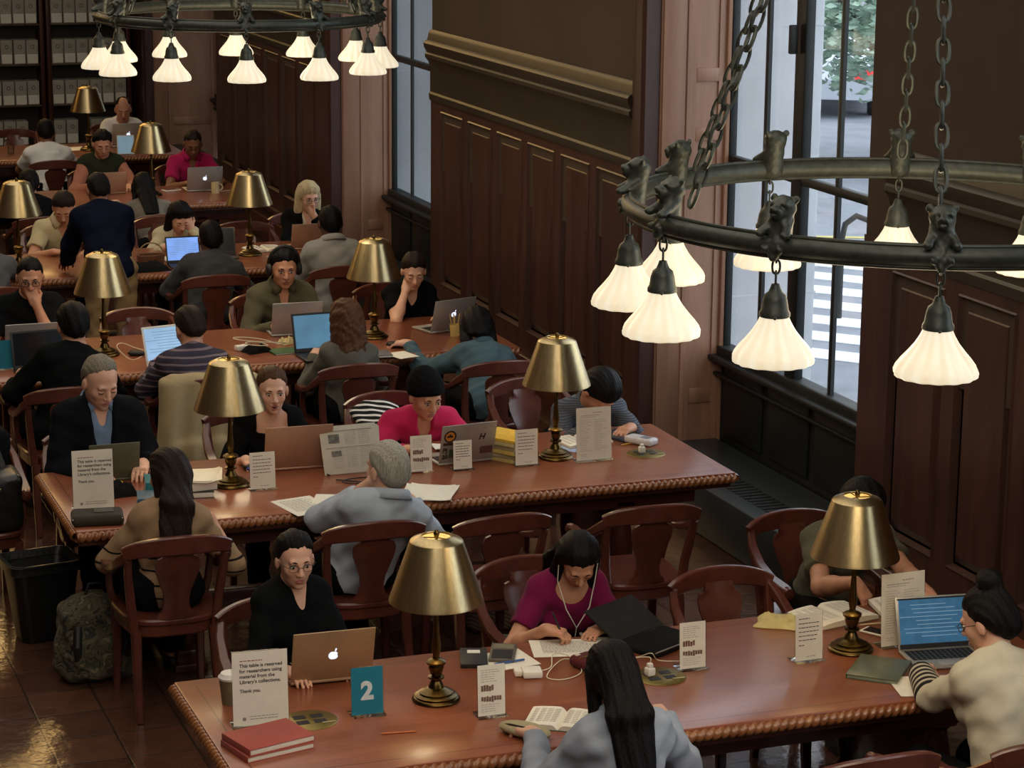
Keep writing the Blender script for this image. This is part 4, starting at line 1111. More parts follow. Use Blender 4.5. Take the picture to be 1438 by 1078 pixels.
    if headphones:
        MH = Matrix(((hr[0]*hk, hf[0]*hk, hu[0]*hk, H[0]), (hr[1]*hk, hf[1]*hk, hu[1]*hk, H[1]), (hr[2]*hk, hf[2]*hk, hu[2]*hk, H[2]), (0, 0, 0, 1)))
        q = MB(); q.bar([(.094*math.sin(t), -.012, .022+.115*math.cos(t)) for t in [-1.75+3.5*j/20 for j in range(21)]], .030, .012, MH, up=(0, 1, 0)) if False else q.tube([(.094*math.sin(t), -.012, .018+.116*math.cos(t)) for t in [-1.75+3.5*j/20 for j in range(21)]], .011, 8, MH)
        hb = q.build('headphones', BLACK, body)
        for e in (-1, 1):
            q = MB(); q.lathe([(0, 0), (.036, 0), (.042, .008), (.040, .022), (.03, .032), (0, .034)], 20, MH @ T(e*.076, -.010, -.012) @ RY(e*PI/2)); q.build('ear_cup', BLACK, hb)
    body['_hip'] = 0
    del body['_hip']
    INFO[label] = dict(base=base, rz=rz, body=body, H=Hw, hw=hw, loc=loc, arms=arms, N=N, u=u, f=f, sx=sx)
    return body
INFO = {}
def sh(rgb, **k): return dict(m=m_cloth(rgb), **k)
def seat_for(label, chair_label=None, dx=0, dy=-.0, turn=0):
    i = INFO[label]; b = i['base']; rz = i['rz']
    fx, fy = -math.sin(rz), math.cos(rz)
    return chair(b[0]+dx-fx*.0+fx*dy, b[1]+fy*dy, rz+math.radians(turn), chair_label)
def pair(x, y, z=.80, sp=.16, aim=None, **k):
    return dict(w=(x, y, z), aim=aim, **k)
HN, HF = .045, .045     # wrist height over the table
TZ = TH+.03
# ---- nearest table, far side
person('woman with thin glasses and black cardigan behind the silver laptop on the nearest table', (2.285, 8.62, 1.13), 180, (-8, 8), twist=14, k=.92, sex='f', skin='light', hair=('back', 'black'), glasses='thin',
       shirt=dict(m=m_cloth((24, 26, 28)), neck='v', sleeve='long', name='cardigan', fold=.6), R=dict(w=(2.17, 8.30, TZ), curl=.4), L=dict(w=(2.42, 8.32, TZ), curl=.4), h=.0056)
person('woman in a magenta top writing, with white earphones and long black hair', (3.44, 8.545, 1.035), 180, (-10, 46), k=.94, sex='f', skin='tan', hair=('long', 'black', .22, .22), eyes='down',
       shirt=dict(m=m_cloth((112, 20, 66)), neck='scoop', sleeve='short', name='top', fold=.7), R=dict(w=(3.25, 8.40, TZ+.02), aim=(.7, -.6, -.1), curl=.75), L=dict(w=(3.50, 8.40, TZ), aim=(-.75, -.4, 0), curl=.4), h=.0056, elbow_out=0.59)
person('man in an olive shirt reading behind the lamp near the radiator cover', (4.86, 8.80, 1.06), 180, (10, 40), sex='m', skin='tan', hair=('short', 'black'), eyes='down',
       shirt=dict(m=m_cloth((92, 88, 70)), neck='crew', sleeve='short', collar=True), R=dict(w=(4.66, 8.47, TZ+.05), aim=(.3, -.5, -.6), curl=.5), L=dict(w=(4.96, 8.42, TZ), aim=(-.3, -1, 0), curl=.3), h=.0065, elbow_out=0.43)
# ---- nearest table, near side
person('woman with long straight black hair and a grey denim shirt, back turned', (3.01, 7.16, 1.07), 0, (-4, 22), hip_at=(3.02, 6.98), sex='f', skin='light', hair=('long', 'black', .40), faced=False,
       shirt=dict(m=m_cloth((150, 158, 172)), neck='crew', sleeve='long', collar=True, off=.018, fold=1.4, name='denim_shirt'), R=dict(w=(3.32, 7.42, TZ), curl=.4), L=dict(w=(2.83, 7.40, TZ), aim=(-.25, .6, 0), curl=.45), h=.0056, elbow_out=0.56)
person('woman with a black hair bun and cream sweater with striped cuffs, at the table end', (4.46, 7.12, 1.13), 0, (34, 24), cuff=('L', (190, 180, 158), (36, 36, 36), 24), hip_at=(4.46, 6.92), sex='f', skin='light', hair=('bun', 'black', (.0, -.062, .142)), glasses='thin',
       shirt=dict(m=m_cloth((206, 196, 172)), neck='crew', sleeve='long', off=.014, name='sweater'), R=dict(w=(4.80, 7.42, TZ), curl=.35), L=dict(w=(4.42, 7.50, TZ+.015), aim=(.5, .5, 0), curl=.5), h=.0056, elbow_out=0.46)
# ---- second table, far side
person('older man in a dark blazer over a blue shirt looking down at his laptop', (2.09, 11.62, 1.19), 180, (14, 24), sex='m', skin='light', hair=('recede', 'gray'), k=1.04,
       shirt=dict(m=m_cloth((112, 134, 164)), neck='v', sleeve='long', collar=True, off=.010, name='dress_shirt', fold=.5), jacket=dict(m=m_cloth((28, 29, 34)), neck='open', sleeve='long', off=.026, name='blazer', fold=.8),
       R=dict(w=(2.00, 11.40, TZ), curl=.4), L=dict(w=(2.24, 11.36, TZ+.03), aim=(-.3, -.8, -.1), curl=.45), h=.0062, eyes='down', elbow_out=0.37)
person('woman in a black top with her mouth open behind the copper-lit laptop', (2.97, 11.62, 1.085), 180, (-6, 6), sex='f', skin='light', hair=('back', 'brown'), mouth='open',
       shirt=dict(m=m_cloth((24, 24, 27)), neck='square', sleeve='mid', name='top', fold=.6), R=dict(w=(2.77, 11.38, TZ), aim=(.1, -1, -.1), curl=.35), L=dict(w=(3.16, 11.36, TZ), curl=.4), h=.006, elbow_out=0.50)
person('woman in a crimson top and black headwrap frowning at a stickered laptop', (3.78, 11.56, 1.01), 180, (8, 20), sex='f', skin='tan', hair=('beanie', 'beanie'), k=1.04, wide=1.25,
       shirt=dict(m=m_cloth((186, 34, 82)), neck='v', sleeve='long', name='top', off=.014), R=dict(w=(3.60, 11.32, TZ), curl=.35), L=dict(w=(4.02, 11.30, TZ), curl=.4), h=.006, elbow_out=0.68)
person('person in a grey striped shirt bent low over their writing at the table end', (4.78, 11.60, .95), 180, (22, 62), sex='m', skin='tan', hair=('full', 'black'), eyes='down',
       shirt=dict(m=m_stripe((96, 100, 108), (70, 72, 82), 90, .5), neck='crew', sleeve='long', collar=True), R=dict(w=(4.64, 11.37, TZ+.03), aim=(.25, -.7, -.3), curl=.75), L=dict(w=(4.88, 11.40, TZ), aim=(-.7, -.5, 0), curl=.3), h=.0066, elbow_out=0.62)
# ---- second table, near side
person('woman with long dark brown hair in a tan sweater with thin black stripes', (2.155, 10.36, 1.03), 0, (26, 12), hip_at=(2.11, 10.25), sex='f', skin='tan', hair=('long', 'dark', .30), faced=False,
       shirt=dict(m=m_stripe((150, 122, 92), (24, 22, 22), 17, .16, zmax=.74), neck='crew', sleeve='mid', name='sweater'), R=dict(w=(2.36, 10.42, TZ), curl=.4), L=dict(w=(2.04, 10.50, TZ), aim=(.3, .8, 0), curl=.5), h=.0062, elbow_out=0.62)
person('grey-haired man in a light blue shirt leaning his chin on his hand', (3.12, 10.12, 1.04), 0, (22, 2), hip_at=(3.00, 10.20), sex='m', skin='light', hair=('short', 'white'), faced=False, k=1.02,
       shirt=dict(m=m_cloth((172, 182, 194)), neck='crew', sleeve='long', collar=True, off=.016, fold=1.0, name='dress_shirt'), R=dict(w=(3.33, 10.42, TZ), curl=.3), L=dict(f=(-.075, .10, -.11), curl=.75), h=.0062, elbow_out=0.74, hintL=(-.5, .7, -.5))
# ---- third table, far side
person('man with glasses in a black tee pressing his hand to his mouth', (2.23, 14.72, 1.165), 180, (-8, 16), sex='m', skin='tan', hair=('buzz', 'black'), glasses='thick',
       shirt=dict(m=m_cloth((28, 30, 32)), neck='crew', sleeve='short', name='tee'), L=dict(f=(-.03, .115, -.13), curl=.7, pn=(0, 1, 0)), R=dict(w=(2.05, 14.5, TZ), curl=.4), h=.0075)
person('man wearing black headphones and an olive shirt behind an open laptop', (3.86, 14.75, 1.13), 180, (-6, 10), sex='m', skin='tan', hair=('short', 'black'), headphones=True, k=1.04,
       shirt=dict(m=m_cloth((86, 82, 62)), neck='v', sleeve='long', collar=True, off=.014), R=dict(w=(3.74, 14.52, TZ), curl=.4), L=dict(w=(4.02, 14.52, TZ), curl=.4), h=.0075, elbow_out=0.50)
person('woman in a black tee resting her cheek on her hand beside the panelled wall', (4.74, 14.76, 1.06), 180, (-10, 22), sex='f', skin='light', hair=('short', 'dark'),
       shirt=dict(m=m_cloth((24, 24, 26)), neck='v', sleeve='short', name='tee'), R=dict(f=(.055, .055, -.12), curl=.55), L=dict(w=(4.86, 14.55, TZ), curl=.4), h=.0078, eyes='down', hintR=(-.25, -.8, -.5))
# ---- third table, near side
person('man in a black tee seen from behind at a dark laptop', (2.265, 13.42, 1.115), 0, (4, 14), hip_at=(2.15, 13.26), sex='m', skin='tan', hair=('short', 'black'), faced=False, k=1.05,
       shirt=dict(m=m_cloth((24, 26, 27)), neck='crew', sleeve='mid', name='tee'), R=dict(w=(2.42, 13.72, TZ), curl=.4), L=dict(w=(2.0, 13.66, TZ), curl=.4), h=.0075, elbow_out=0.62)
person('man in a striped purple-grey polo hunched toward a white laptop', (2.94, 13.42, 1.055), 0, (14, 26), hip_at=(2.93, 13.24), sex='m', skin='tan', hair=('short', 'dark'), faced=False,
       shirt=dict(m=m_stripe((58, 54, 66), (124, 108, 112), 26, .28), neck='crew', sleeve='long', name='polo'), R=dict(w=(3.12, 13.66, TZ), curl=.4), L=dict(w=(2.80, 13.70, TZ), curl=.4), h=.0075, elbow_out=0.56)
person('woman with curly brown hair seated before a blue-screened laptop', (3.885, 13.42, 1.035), 0, (0, 8), hip_at=(3.86, 13.34), sex='f', skin='light', hair=('curly', 'curly'), faced=False,
       shirt=dict(m=m_cloth((92, 88, 78)), neck='crew', sleeve='long', name='sweater'), R=dict(w=(4.04, 13.66, TZ), curl=.4), L=dict(w=(3.76, 13.66, TZ), curl=.4), h=.0075)
person('person in a teal denim jacket slumped forward with an arm across the table', (4.76, 13.55, .915), 0, (-12, 50), hip_at=(4.68, 13.16), sex='f', skin='light', hair=('bob', 'black'), faced=False, k=1.03,
       shirt=dict(m=m_cloth((74, 96, 104)), neck='crew', sleeve='long', collar=True, off=.018, name='denim_jacket', fold=1.5), L=dict(w=(4.40, 13.80, TZ), aim=(-.8, .35, 0), curl=.3), R=dict(w=(4.86, 13.86, TZ), curl=.3), h=.0075, elbow_out=0.62, hintL=(-.2, -.3, -.4))
# ---- fourth table
person('man in a cream short-sleeved shirt looking down at the table', (2.99, 17.95, 1.08), 180, (-16, 34), sex='m', skin='tan', hair=('short', 'dark'), eyes='down',
       shirt=dict(m=m_cloth((198, 184, 146)), neck='v', sleeve='short', collar=True), R=dict(w=(2.86, 17.70, TZ), aim=(.8, -.4, 0), curl=.3), L=dict(w=(3.16, 17.68, TZ), aim=(-.7, -.5, 0), curl=.3), h=.0085, elbow_out=0.68)
person('woman in a cream sweater holding her forehead in her hand', (3.87, 17.92, .97), 180, (4, 34), sex='f', skin='light', hair=('bob', 'black'), eyes='down',
       shirt=dict(m=m_cloth((202, 190, 158)), neck='v', sleeve='long', name='sweater'), L=dict(f=(-.075, .075, -.05), curl=.25, spread=.4, aim=(-.25, .25, 1.0), pn=(0, 1, 0)), R=dict(w=(3.70, 17.66, TZ), aim=(.8, -.4, 0), curl=.3), h=.008, elbow_out=0.68, hintL=(.25, -.8, -.3))
person('blonde woman with glasses and a dark blazer, hand at her chin', (4.91, 17.98, 1.075), 180, (6, 12), sex='f', skin='light', hair=('bob', 'blond'), glasses='thin',
       shirt=dict(m=m_cloth((212, 200, 170)), neck='v', sleeve='long', name='blouse', off=.010), jacket=dict(m=m_cloth((26, 27, 30)), neck='open', sleeve='long', name='blazer'), L=dict(f=(-.02, .10, -.13), curl=.7), R=dict(w=(4.82, 17.70, TZ), curl=.4), h=.008, hintL=(.2, -.7, -.5))
person('man in a navy hooded sweatshirt standing over the fourth table', (3.02, 16.65, 1.40), 0, (4, 26), sex='m', skin='brown', hair=('buzz', 'black'), faced=False, stand=True, pants='khaki', k=1.0,
       shirt=dict(m=m_cloth((24, 30, 52)), neck='crew', sleeve='long', off=.022, fold=.9, name='hooded_sweatshirt'), R=dict(w=(3.22, 16.92, TZ+.04), curl=.4), L=dict(w=(2.82, 16.92, TZ+.04), curl=.4), h=.0085, elbow_out=0.62)
person('broad man in a dark grey shirt seen from behind at the fourth table', (3.79, 16.54, 1.035), 0, (2, 12), hip_at=(3.72, 16.36), sex='m', skin='dark', hair=('buzz', 'black'), faced=False, k=1.06,
       shirt=dict(m=m_cloth((64, 64, 66)), neck='crew', sleeve='long', off=.018), R=dict(w=(3.98, 16.82, TZ), curl=.4), L=dict(w=(3.66, 16.82, TZ), curl=.4), h=.0085, elbow_out=0.56)
person('man in a pale grey shirt seen from behind facing the blonde woman', (4.67, 16.52, 1.11), 0, (-4, 12), hip_at=(4.66, 16.44), sex='m', skin='dark', hair=('buzz', 'black'), faced=False, k=1.04,
       shirt=dict(m=m_cloth((158, 154, 150)), neck='crew', sleeve='long', collar=True, off=.016), R=dict(w=(4.84, 16.82, TZ), curl=.4), L=dict(w=(4.54, 16.82, TZ), curl=.4), h=.0085)
person('person at the end of the fourth table with a bare forearm on the papers', (2.20, 16.62, 1.10), 0, (-6, 14), sex='m', skin='tan', hair=('short', 'dark'), faced=False,
       shirt=dict(m=m_cloth((92, 92, 96)), neck='crew', sleeve='short', name='tee'), R=dict(w=(2.46, 17.02, TZ), aim=(.3, 1, 0), curl=.3), L=dict(w=(2.06, 17.0, TZ), curl=.4), h=.009, elbow_out=0.56)
# ---- fifth table
person('man in a dark green vest and peach sleeves at a small laptop', (3.88, 21.12, 1.14), 180, (-4, 20), sex='m', skin='tan', hair=('short', 'black'), eyes='down',
       shirt=dict(m=m_cloth((176, 116, 92)), neck='crew', sleeve='long', name='shirt', off=.010), jacket=dict(m=m_cloth((46, 50, 36)), neck='crew', sleeve='none', off=.024, name='vest'), R=dict(w=(3.74, 20.86, TZ), curl=.4), L=dict(w=(4.06, 20.86, TZ), curl=.4), h=.0095, elbow_out=0.62)
person('man in a magenta polo behind a silver laptop by the far wall', (4.70, 21.14, 1.11), 180, (-8, 24), sex='m', skin='brown', hair=('buzz', 'dark'), eyes='down', glasses='thin',
       shirt=dict(m=m_cloth((172, 30, 84)), neck='v', sleeve='short', collar=True, name='polo'), R=dict(w=(4.58, 20.86, TZ), curl=.4), L=dict(w=(4.88, 20.86, TZ), curl=.4), h=.0095, elbow_out=0.56)
person('person with long black hair and a grey sweater, back turned at the fifth table', (3.92, 19.55, .97), 0, (-6, 30), sex='f', skin='light', hair=('long', 'black', .22), faced=False,
       shirt=dict(m=m_cloth((120, 112, 100)), neck='crew', sleeve='long', name='sweater'), R=dict(w=(4.10, 19.92, TZ), curl=.3), L=dict(w=(3.76, 19.92, TZ), curl=.3), h=.0095)
person('person in black with dark hair, back turned, left of the man in green', (2.99, 19.62, 1.03), 0, (0, 18), sex='f', skin='tan', hair=('pony', 'black'), faced=False,
       shirt=dict(m=m_cloth((24, 24, 28)), neck='crew', sleeve='long', name='sweater'), R=dict(w=(3.14, 20.0, TZ), curl=.3), L=dict(w=(2.84, 20.0, TZ), curl=.3), h=.0095)
# ---- farthest table
person('balding man in a white tee behind the laptop below the bookcase', (4.69, 24.32, 1.07), 180, (-8, 20), sex='m', skin='tan', hair=('thin', 'dark'), eyes='down',
       shirt=dict(m=m_cloth((232, 230, 222)), neck='crew', sleeve='short', name='tee'), R=dict(w=(4.54, 24.04, TZ), curl=.4), L=dict(w=(4.86, 24.04, TZ), curl=.4), h=.0105, elbow_out=0.50)
person('man in a white tee seen from behind at the farthest table', (3.65, 22.80, 1.05), 0, (-4, 16), hip_at=(3.64, 22.52), sex='m', skin='brown', hair=('buzz', 'black'), faced=False, k=1.06,
       shirt=dict(m=m_cloth((230, 228, 222)), neck='crew', sleeve='short', name='tee'), R=dict(w=(3.88, 23.14, TZ), curl=.4), L=dict(w=(3.54, 23.14, TZ), curl=.4), h=.0105, elbow_out=0.56)
SHIFT = {'person in a grey striped': (-.13, 4), 'blonde woman': (.06, 0)}
for lab in list(INFO):
    if 'standing' in lab: continue
    dx, tr = next((v for k_, v in SHIFT.items() if lab.startswith(k_)), (0, 0))
    seat_for(lab, 'wooden armchair occupied by the '+' '.join(lab.split()[:10]), dx, 0, tr)
# ------------------------------------------------------------------ things on the tables
def R_(d): return math.radians(d)
SCR_BLUE = m_emit((92, 140, 170), .55, .25, 6); SCR_PALE = m_emit((150, 186, 220), .8, .2, 5); SCR_SKY = m_emit((120, 160, 235), .9, .25, 8); SCR_DARK = m_plain((20, 24, 30), .15, 0, .1)
SCR_TEXT = m_emit((58, 112, 150), .42, .2, 30)
GLOWLOGO = m_emit((225, 232, 255), 1.0)
def apple_outline():
    """an apple silhouette with a bite on its right side"""
    pts = []
    for k in range(48):
        a = 2*PI*k/48; x, y = math.cos(a), math.sin(a)
        r = .92+.06*math.cos(2*a)-.10*math.exp(-((a-PI/2)/.28)**2)-.07*math.exp(-((a-1.5*PI)/.25)**2)
        px_, py_ = x*r*.92, y*r
        d = math.hypot(px_-1.12, py_-.12)
        if d < .42: ang = math.atan2(py_-.12, px_-1.12); px_, py_ = 1.12+.42*math.cos(ang), .12+.42*math.sin(ang)
        pts.append((px_, py_))
    return pts
def laptop(x, y, rz, label, mat=None, scr=None, w=.32, d=.22, ang=105, logo=False, sticker=False, keys=True, z=TH, feet=False, group='open laptops on the tables'):
    mat = mat or ALU
    r = thing('laptop', (x, y, z+(.006 if feet else 0)), R_(rz), label, 'laptop', group)
    q = MB(); q.box((0, 0, .008), (w, d, .014), b=.006); q.build('base', mat, r)
    if keys:
        q = MB()
        for j in range(5):
            for i in range(13): q.box((-w*.42+i*w*.84/12, d*.34-j*d*.105, .0156), (w*.058, d*.085, .002))
        q.build('keyboard', KEYS, r)
        q = MB(); q.box((0, -d*.33, .0153), (w*.32, d*.24, .001), b=.0004); q.build('trackpad', DARKALU if mat is not ALU else m_plain((196, 192, 186), .35, .4, .03), r)
    M = T(0, d/2-.004, .014) @ RX(R_(90-ang)) ; h = d*.98
    q = MB(); q.box((0, 0, h/2), (w, .007, h), M, b=.0033); lid = q.build('lid', mat, r)
    q = MB(); q.box((0, -.0037, h*.52), (w*.92, .0012, h*.84), M); s = q.build('screen', scr or SCR_DARK, lid)
    if scr:
        for zz, hh in ((.955, .03), (.055, .09)):
            q = MB(); q.box((0, -.0042, h*zz), (w*.95, .0009, h*hh), M); q.build('bezel', BLACK if mat is not WHITE else WHITE, lid)
        if scr in (SCR_TEXT, SCR_SKY, SCR_PALE):
            q = MB()
            for j in range(9): q.box((-w*.05+.02*((j*7) % 3), -.0046, h*(.84-.075*j)), (w*(.5+.1*((j*5) % 4)), .0006, h*.014), M)
            q.build('text_lines', m_emit((130, 165, 190), .45) , lid)
    if logo:
        q = MB(); sc = .021*w/.32
        Q = M @ T(0, .0040, h*.5) @ Matrix(((-1, 0, 0, 0), (0, 0, 1, 0), (0, 1, 0, 0), (0, 0, 0, 1)))
        q.prism([(a*sc, b*sc) for a, b in apple_outline()], -.0006, .0006, Q)
        q.ell((.10*sc, 1.28*sc, 0), (.16*sc, .34*sc, .0006), 12, Q @ RZ(-.25))
        tag(q.build('logo', GLOWLOGO, lid), 'glowing white apple logo')
    if feet:
        q = MB()
        for a in (-1, 1):
            for b in (-1, 1): q.lathe([(0, -.007), (.012, -.007), (.012, .002), (0, .002)], 12, T(a*w*.4, b*d*.4, 0))
        q.build('foot', BLACK, r)
    return r, lid, M, h
def lines(mb, M, x0, x1, z0, n, dz, t=.0022, ragged=.3, rnd=None):
    rnd = rnd or random.Random(3)
    for j in range(n):
        e = x1-(x1-x0)*ragged*rnd.random()
        x = x0
        while x < e-.004:                                   # words
            wl = rnd.uniform(.006, .016)
            mb.box(((x+min(x+wl, e))/2, -.0021, z0-j*dz), (min(wl, e-x), .0008, t), M); x += wl+.003
def sign(x, y, rz, w, h, label, kind, tilt=4, mat=None):
    r = thing('sign_holder', (x, y, TH), R_(rz), label, 'sign', 'acrylic table signs')
    q = MB(); q.box((0, .02, .003), (w+.012, .085, .005), b=.002); q.build('stand', ACRYL, r)
    M = T(0, .005, .004) @ RX(R_(-tilt))
    q = MB(); q.box((0, .0015, h/2), (w+.006, .0045, h+.004), M); q.build('holder', ACRYL, r)
    q = MB(); q.box((0, -.0010, h/2), (w, .0012, h), M); s = q.build('sheet', mat or PAPER, r)
    def put(body, size, m, lx, lz, bold=0, align='LEFT'):
        o = text(body, size, m, s, (0, 0, 0), align=align, bold=bold)
        o.matrix_local = M @ T(lx, -.0022, lz) @ RX(PI/2); return o
    if kind == 'notice':
        q = MB(); lines(q, M, -w*.36, w*.08, h*.875, 1, .01, .003); q.build('heading', REDINK, s)
        for j, ln in enumerate(('This table is reserved', 'for researchers using', 'material from the', 'Library\u2019s collections.')):
            put(ln, h*.066, INKT, -w*.37, h*(.79-.073*j), .0003)
        put('Thank you.', h*.062, INKT, -w*.37, h*.45, .0003)
        q = MB(); lines(q, M, -w*.2, w*.36, h*.12, 2, h*.035, .0022); q.build('footer', INKG, s)
        q = MB(); q.ell((-w*.3, -.0021, h*.09), (w*.035, .0006, w*.035), 14, M); q.build('emblem', INKG, s)
    elif kind == 'two':
        put('2', h*.52, m_plain((214, 222, 224), .7), 0, h*.33, .004, 'CENTER')
    elif kind == 'pictures':
        q = MB(); lines(q, M, -w*.38, w*.3, h*.90, 6, h*.045, .0014); lines(q, M, -w*.38, w*.36, h*.22, 4, h*.045, .0012); q.build('text_lines', INKG, s)
        q = MB(); rn = random.Random(5)
        for row, n in ((.54, 5), (.33, 8)):
            for i in range(n): q.box((-w*.34+i*w*.095, -.0021, h*row+h*rn.uniform(-.01, .01)), (w*.08, .0008, h*rn.uniform(.08, .125)), M)
        q.build('picture', m_plain((118, 88, 74), .7, 0, .5, 120), s)
    elif kind == 'text':
        q = MB(); lines(q, M, -w*.38, w*.05, h*.90, 1, .01, .0028); lines(q, M, -w*.38, w*.40, h*.80, 5, h*.09, .0030, .15); lines(q, M, -w*.38, -w*.12, h*.33, 1, .01, .003); lines(q, M, -w*.1, w*.3, h*.08, 1, .01, .0014)
        q.build('text_lines', INK, s)
    elif kind == 'table':
        q = MB(); lines(q, M, -w*.02, w*.26, h*.90, 1, .01, .0022); q.build('heading', REDINK, s)
        q = MB(); lines(q, M, -w*.38, w*.2, h*.85, 1, .01, .0026); lines(q, M, -w*.38, w*.08, h*.82, 1, .01, .0018)
        for (a, b) in ((-.40, -.06), (.02, .40)): lines(q, M, w*a, w*b, h*.76, 18, h*.034, .0012, .5)
        lines(q, M, -w*.38, -w*.2, h*.11, 2, h*.03, .0016); q.build('text_lines', INKG, s)
    return r
INKT = m_plain((72, 68, 62), .8, 0, .05)
TEAL = m_plain((24, 124, 148), .5, 0, .05)
Y0 = TY
sign(1.955, 7.870, -4, .200, .272, 'tall reserved notice sheet on the nearest table, above the red books', 'notice')
sign(2.345, 7.845, -2, .118, .176, 'small teal card with the number 2 on the nearest table', 'two', mat=TEAL)
sign(2.768, 7.690, 0, .104, .190, 'small picture sign on the nearest table, right above the sand-coloured pouch', 'pictures')
sign(3.668, 7.915, 0, .108, .182, 'small picture sign on the nearest table, in front of the empty armchair', 'pictures')
sign(4.135, 7.855, 2, .118, .185, 'small text sign on the nearest table, between the yellow cloth and the lamp', 'text')
sign(4.572, 7.900, 2, .196, .292, 'tall sheet in a clear holder behind the blue-screened laptop, nearest table', 'table')
sign(1.900, 10.830, -3, .190, .280, 'tall notice sheet on the second table, beside the black pouch', 'notice')
sign(2.740, 10.920, 0, .125, .180, 'small text sign on the second table, in front of the copper-lit laptop', 'text')
sign(3.570, 10.985, 0, .112, .182, 'small picture sign on the second table, next to the grey-haired man', 'pictures')
sign(3.782, 10.965, 0, .098, .145, 'little text card standing in front of the stickered laptop', 'text')
sign(4.115, 10.940, 0, .120, .182, 'small text sign before the yellow folder stack', 'text')
sign(4.476, 10.925, 0, .190, .272, 'tall two-column sheet on the second table, before the person bent low', 'table')
sign(1.94, 13.95, 0, .115, .17, 'plain teal card standing on the third table by the dark laptop', 'none', mat=TEAL)

LAMPWARM_COPPER = m_plain((176, 140, 116), .4, .5, .04, 50)  # silver with warm lamplight put into its colour; also a brown laptop
laptop(2.315, 8.315, 178, 'silver laptop with a glowing logo before the woman in thin glasses', m_plain((178, 150, 116), .38, .5, .04, 60), logo=True, w=.315, ang=106, feet=True)  # tan lid: lamp warmth painted into the silver
laptop(4.64, 7.70, -8, 'silver laptop with a blue text screen before the woman with the bun', ALU, SCR_TEXT, w=.30, d=.21, ang=108)
laptop(2.085, 11.39, 180, 'small olive-grey laptop in front of the man in the blazer', m_plain((92, 92, 74), .45, .3, .05), w=.25, d=.19, ang=100)
laptop(3.00, 11.345, 178, 'plain copper-lit laptop before the mouth-open woman', LAMPWARM_COPPER, w=.345, d=.235, ang=104)
_, lid, M, h = laptop(3.825, 11.185, 186, 'silver laptop covered with stickers before the woman in the headwrap', ALU, w=.305, d=.215, ang=104)
Q = M @ T(0, .0042, 0) @ Matrix(((-1, 0, 0, 0), (0, 0, 1, 0), (0, 1, 0, 0), (0, 0, 0, 1)))
q = MB(); q.lathe([(0, 0), (.034, 0), (.034, .0006), (0, .0006)], 28, Q @ T(-.105, .150, 0)); o = q.build('sticker', m_plain((66, 40, 34), .5), lid); tag(o, 'round dark sticker with an orange centre')
q = MB(); q.lathe([(0, 0), (.025, 0), (.025, .001), (0, .001)], 24, Q @ T(-.105, .150, 0)); q.build('sticker_ring', m_plain((206, 132, 50), .5), o)
q = MB(); q.ell((-.115, .150, .0012), (.009, .006, .0006), 12, Q); q.ell((-.098, .150, .0012), (.010, .006, .0006), 12, Q); q.ell((-.105, .158, .0012), (.006, .006, .0006), 12, Q); q.build('sticker_emblem', m_plain((40, 24, 20), .5), o)
q = MB(); q.box((-.105, .108, .0008), (.068, .014, .0012), Q); q.build('sticker', m_plain((70, 46, 40), .5), lid)
q = MB(); q.box((-.082, .052, .0008), (.040, .046, .0010), Q); tag(q.build('sticker', m_plain((66, 78, 44), .5), lid), 'dark green square sticker')
q = MB(); q.box((.105, .055, .0008), (.07, .04, .0010), Q); tag(q.build('sticker', m_plain((96, 60, 62), .5, 0, .5, 90), lid), 'dark red sticker')
for ln, sx_, sy_, sz, it in (('PJ', -.139, .062, .034, 0), ('20', -.139, .026, .032, 0), ('H', .055, .118, .046, .25)):
    o = text(ln, sz, m_plain((46, 38, 34), .6), lid, (0, 0, 0), bold=.0012, shear=it); o.matrix_local = Q @ T(sx_, sy_, .0008)
laptop(2.15, 14.33, 180, 'silver laptop with a glowing logo before the man with his hand to his mouth', ALU, logo=True, w=.325, ang=105)
laptop(2.16, 13.76, 4, 'dark laptop used by the man in the black tee', BLACK, SCR_DARK, w=.34, d=.23, ang=108)
laptop(2.93, 13.68, 12, 'white laptop with a pale screen before the man in the striped polo', WHITE, SCR_PALE, w=.32, d=.23, ang=108)
laptop(3.84, 14.48, 178, 'silver laptop with a glowing logo before the man wearing headphones', ALU, logo=True, w=.325, ang=104)
laptop(3.85, 13.70, 2, 'black laptop with a plain blue screen before the woman with curly hair', BLACK, SCR_BLUE, w=.345, d=.245, ang=108)
laptop(4.78, 14.30, 196, 'silver laptop with a glowing logo by the panelled wall', ALU, logo=True, w=.315, ang=106)
laptop(3.71, 16.97, 0, 'small black laptop with a bright blue screen before the broad man', BLACK, SCR_SKY, w=.255, d=.2, ang=108)
laptop(4.03, 17.27, -6, 'grey-framed laptop with a dark screen between the broad man and the lamp', DARKALU, SCR_DARK, w=.26, d=.2, ang=106)
laptop(4.77, 17.52, 178, 'silver laptop in front of the blonde woman', LAMPWARM_COPPER, w=.30, d=.20, ang=104)
laptop(3.86, 20.74, 182, 'small copper-toned laptop before the man in the green vest', LAMPWARM_COPPER, w=.25, d=.19, ang=102)
laptop(4.67, 20.68, 180, 'silver laptop with a glowing logo before the man in the magenta polo', ALU, logo=True, w=.315, ang=104)
laptop(4.62, 23.86, 180, 'silver laptop with a glowing logo on the farthest table', ALU, logo=True, w=.325, d=.24, ang=104)
r = thing('tablet', (4.48, 23.14, TH), R_(-6), 'pale blue tablet propped up on the farthest table', 'tablet')
q = MB(); q.box((0, 0, .095), (.17, .008, .19), T(0, 0, .004) @ RX(R_(-14)), b=.004); q.build('case', WHITE, r)
q = MB(); q.box((0, -.0045, .095), (.15, .001, .17), T(0, 0, .004) @ RX(R_(-14))); q.build('screen', m_emit((130, 160, 176), .5, .1), r)
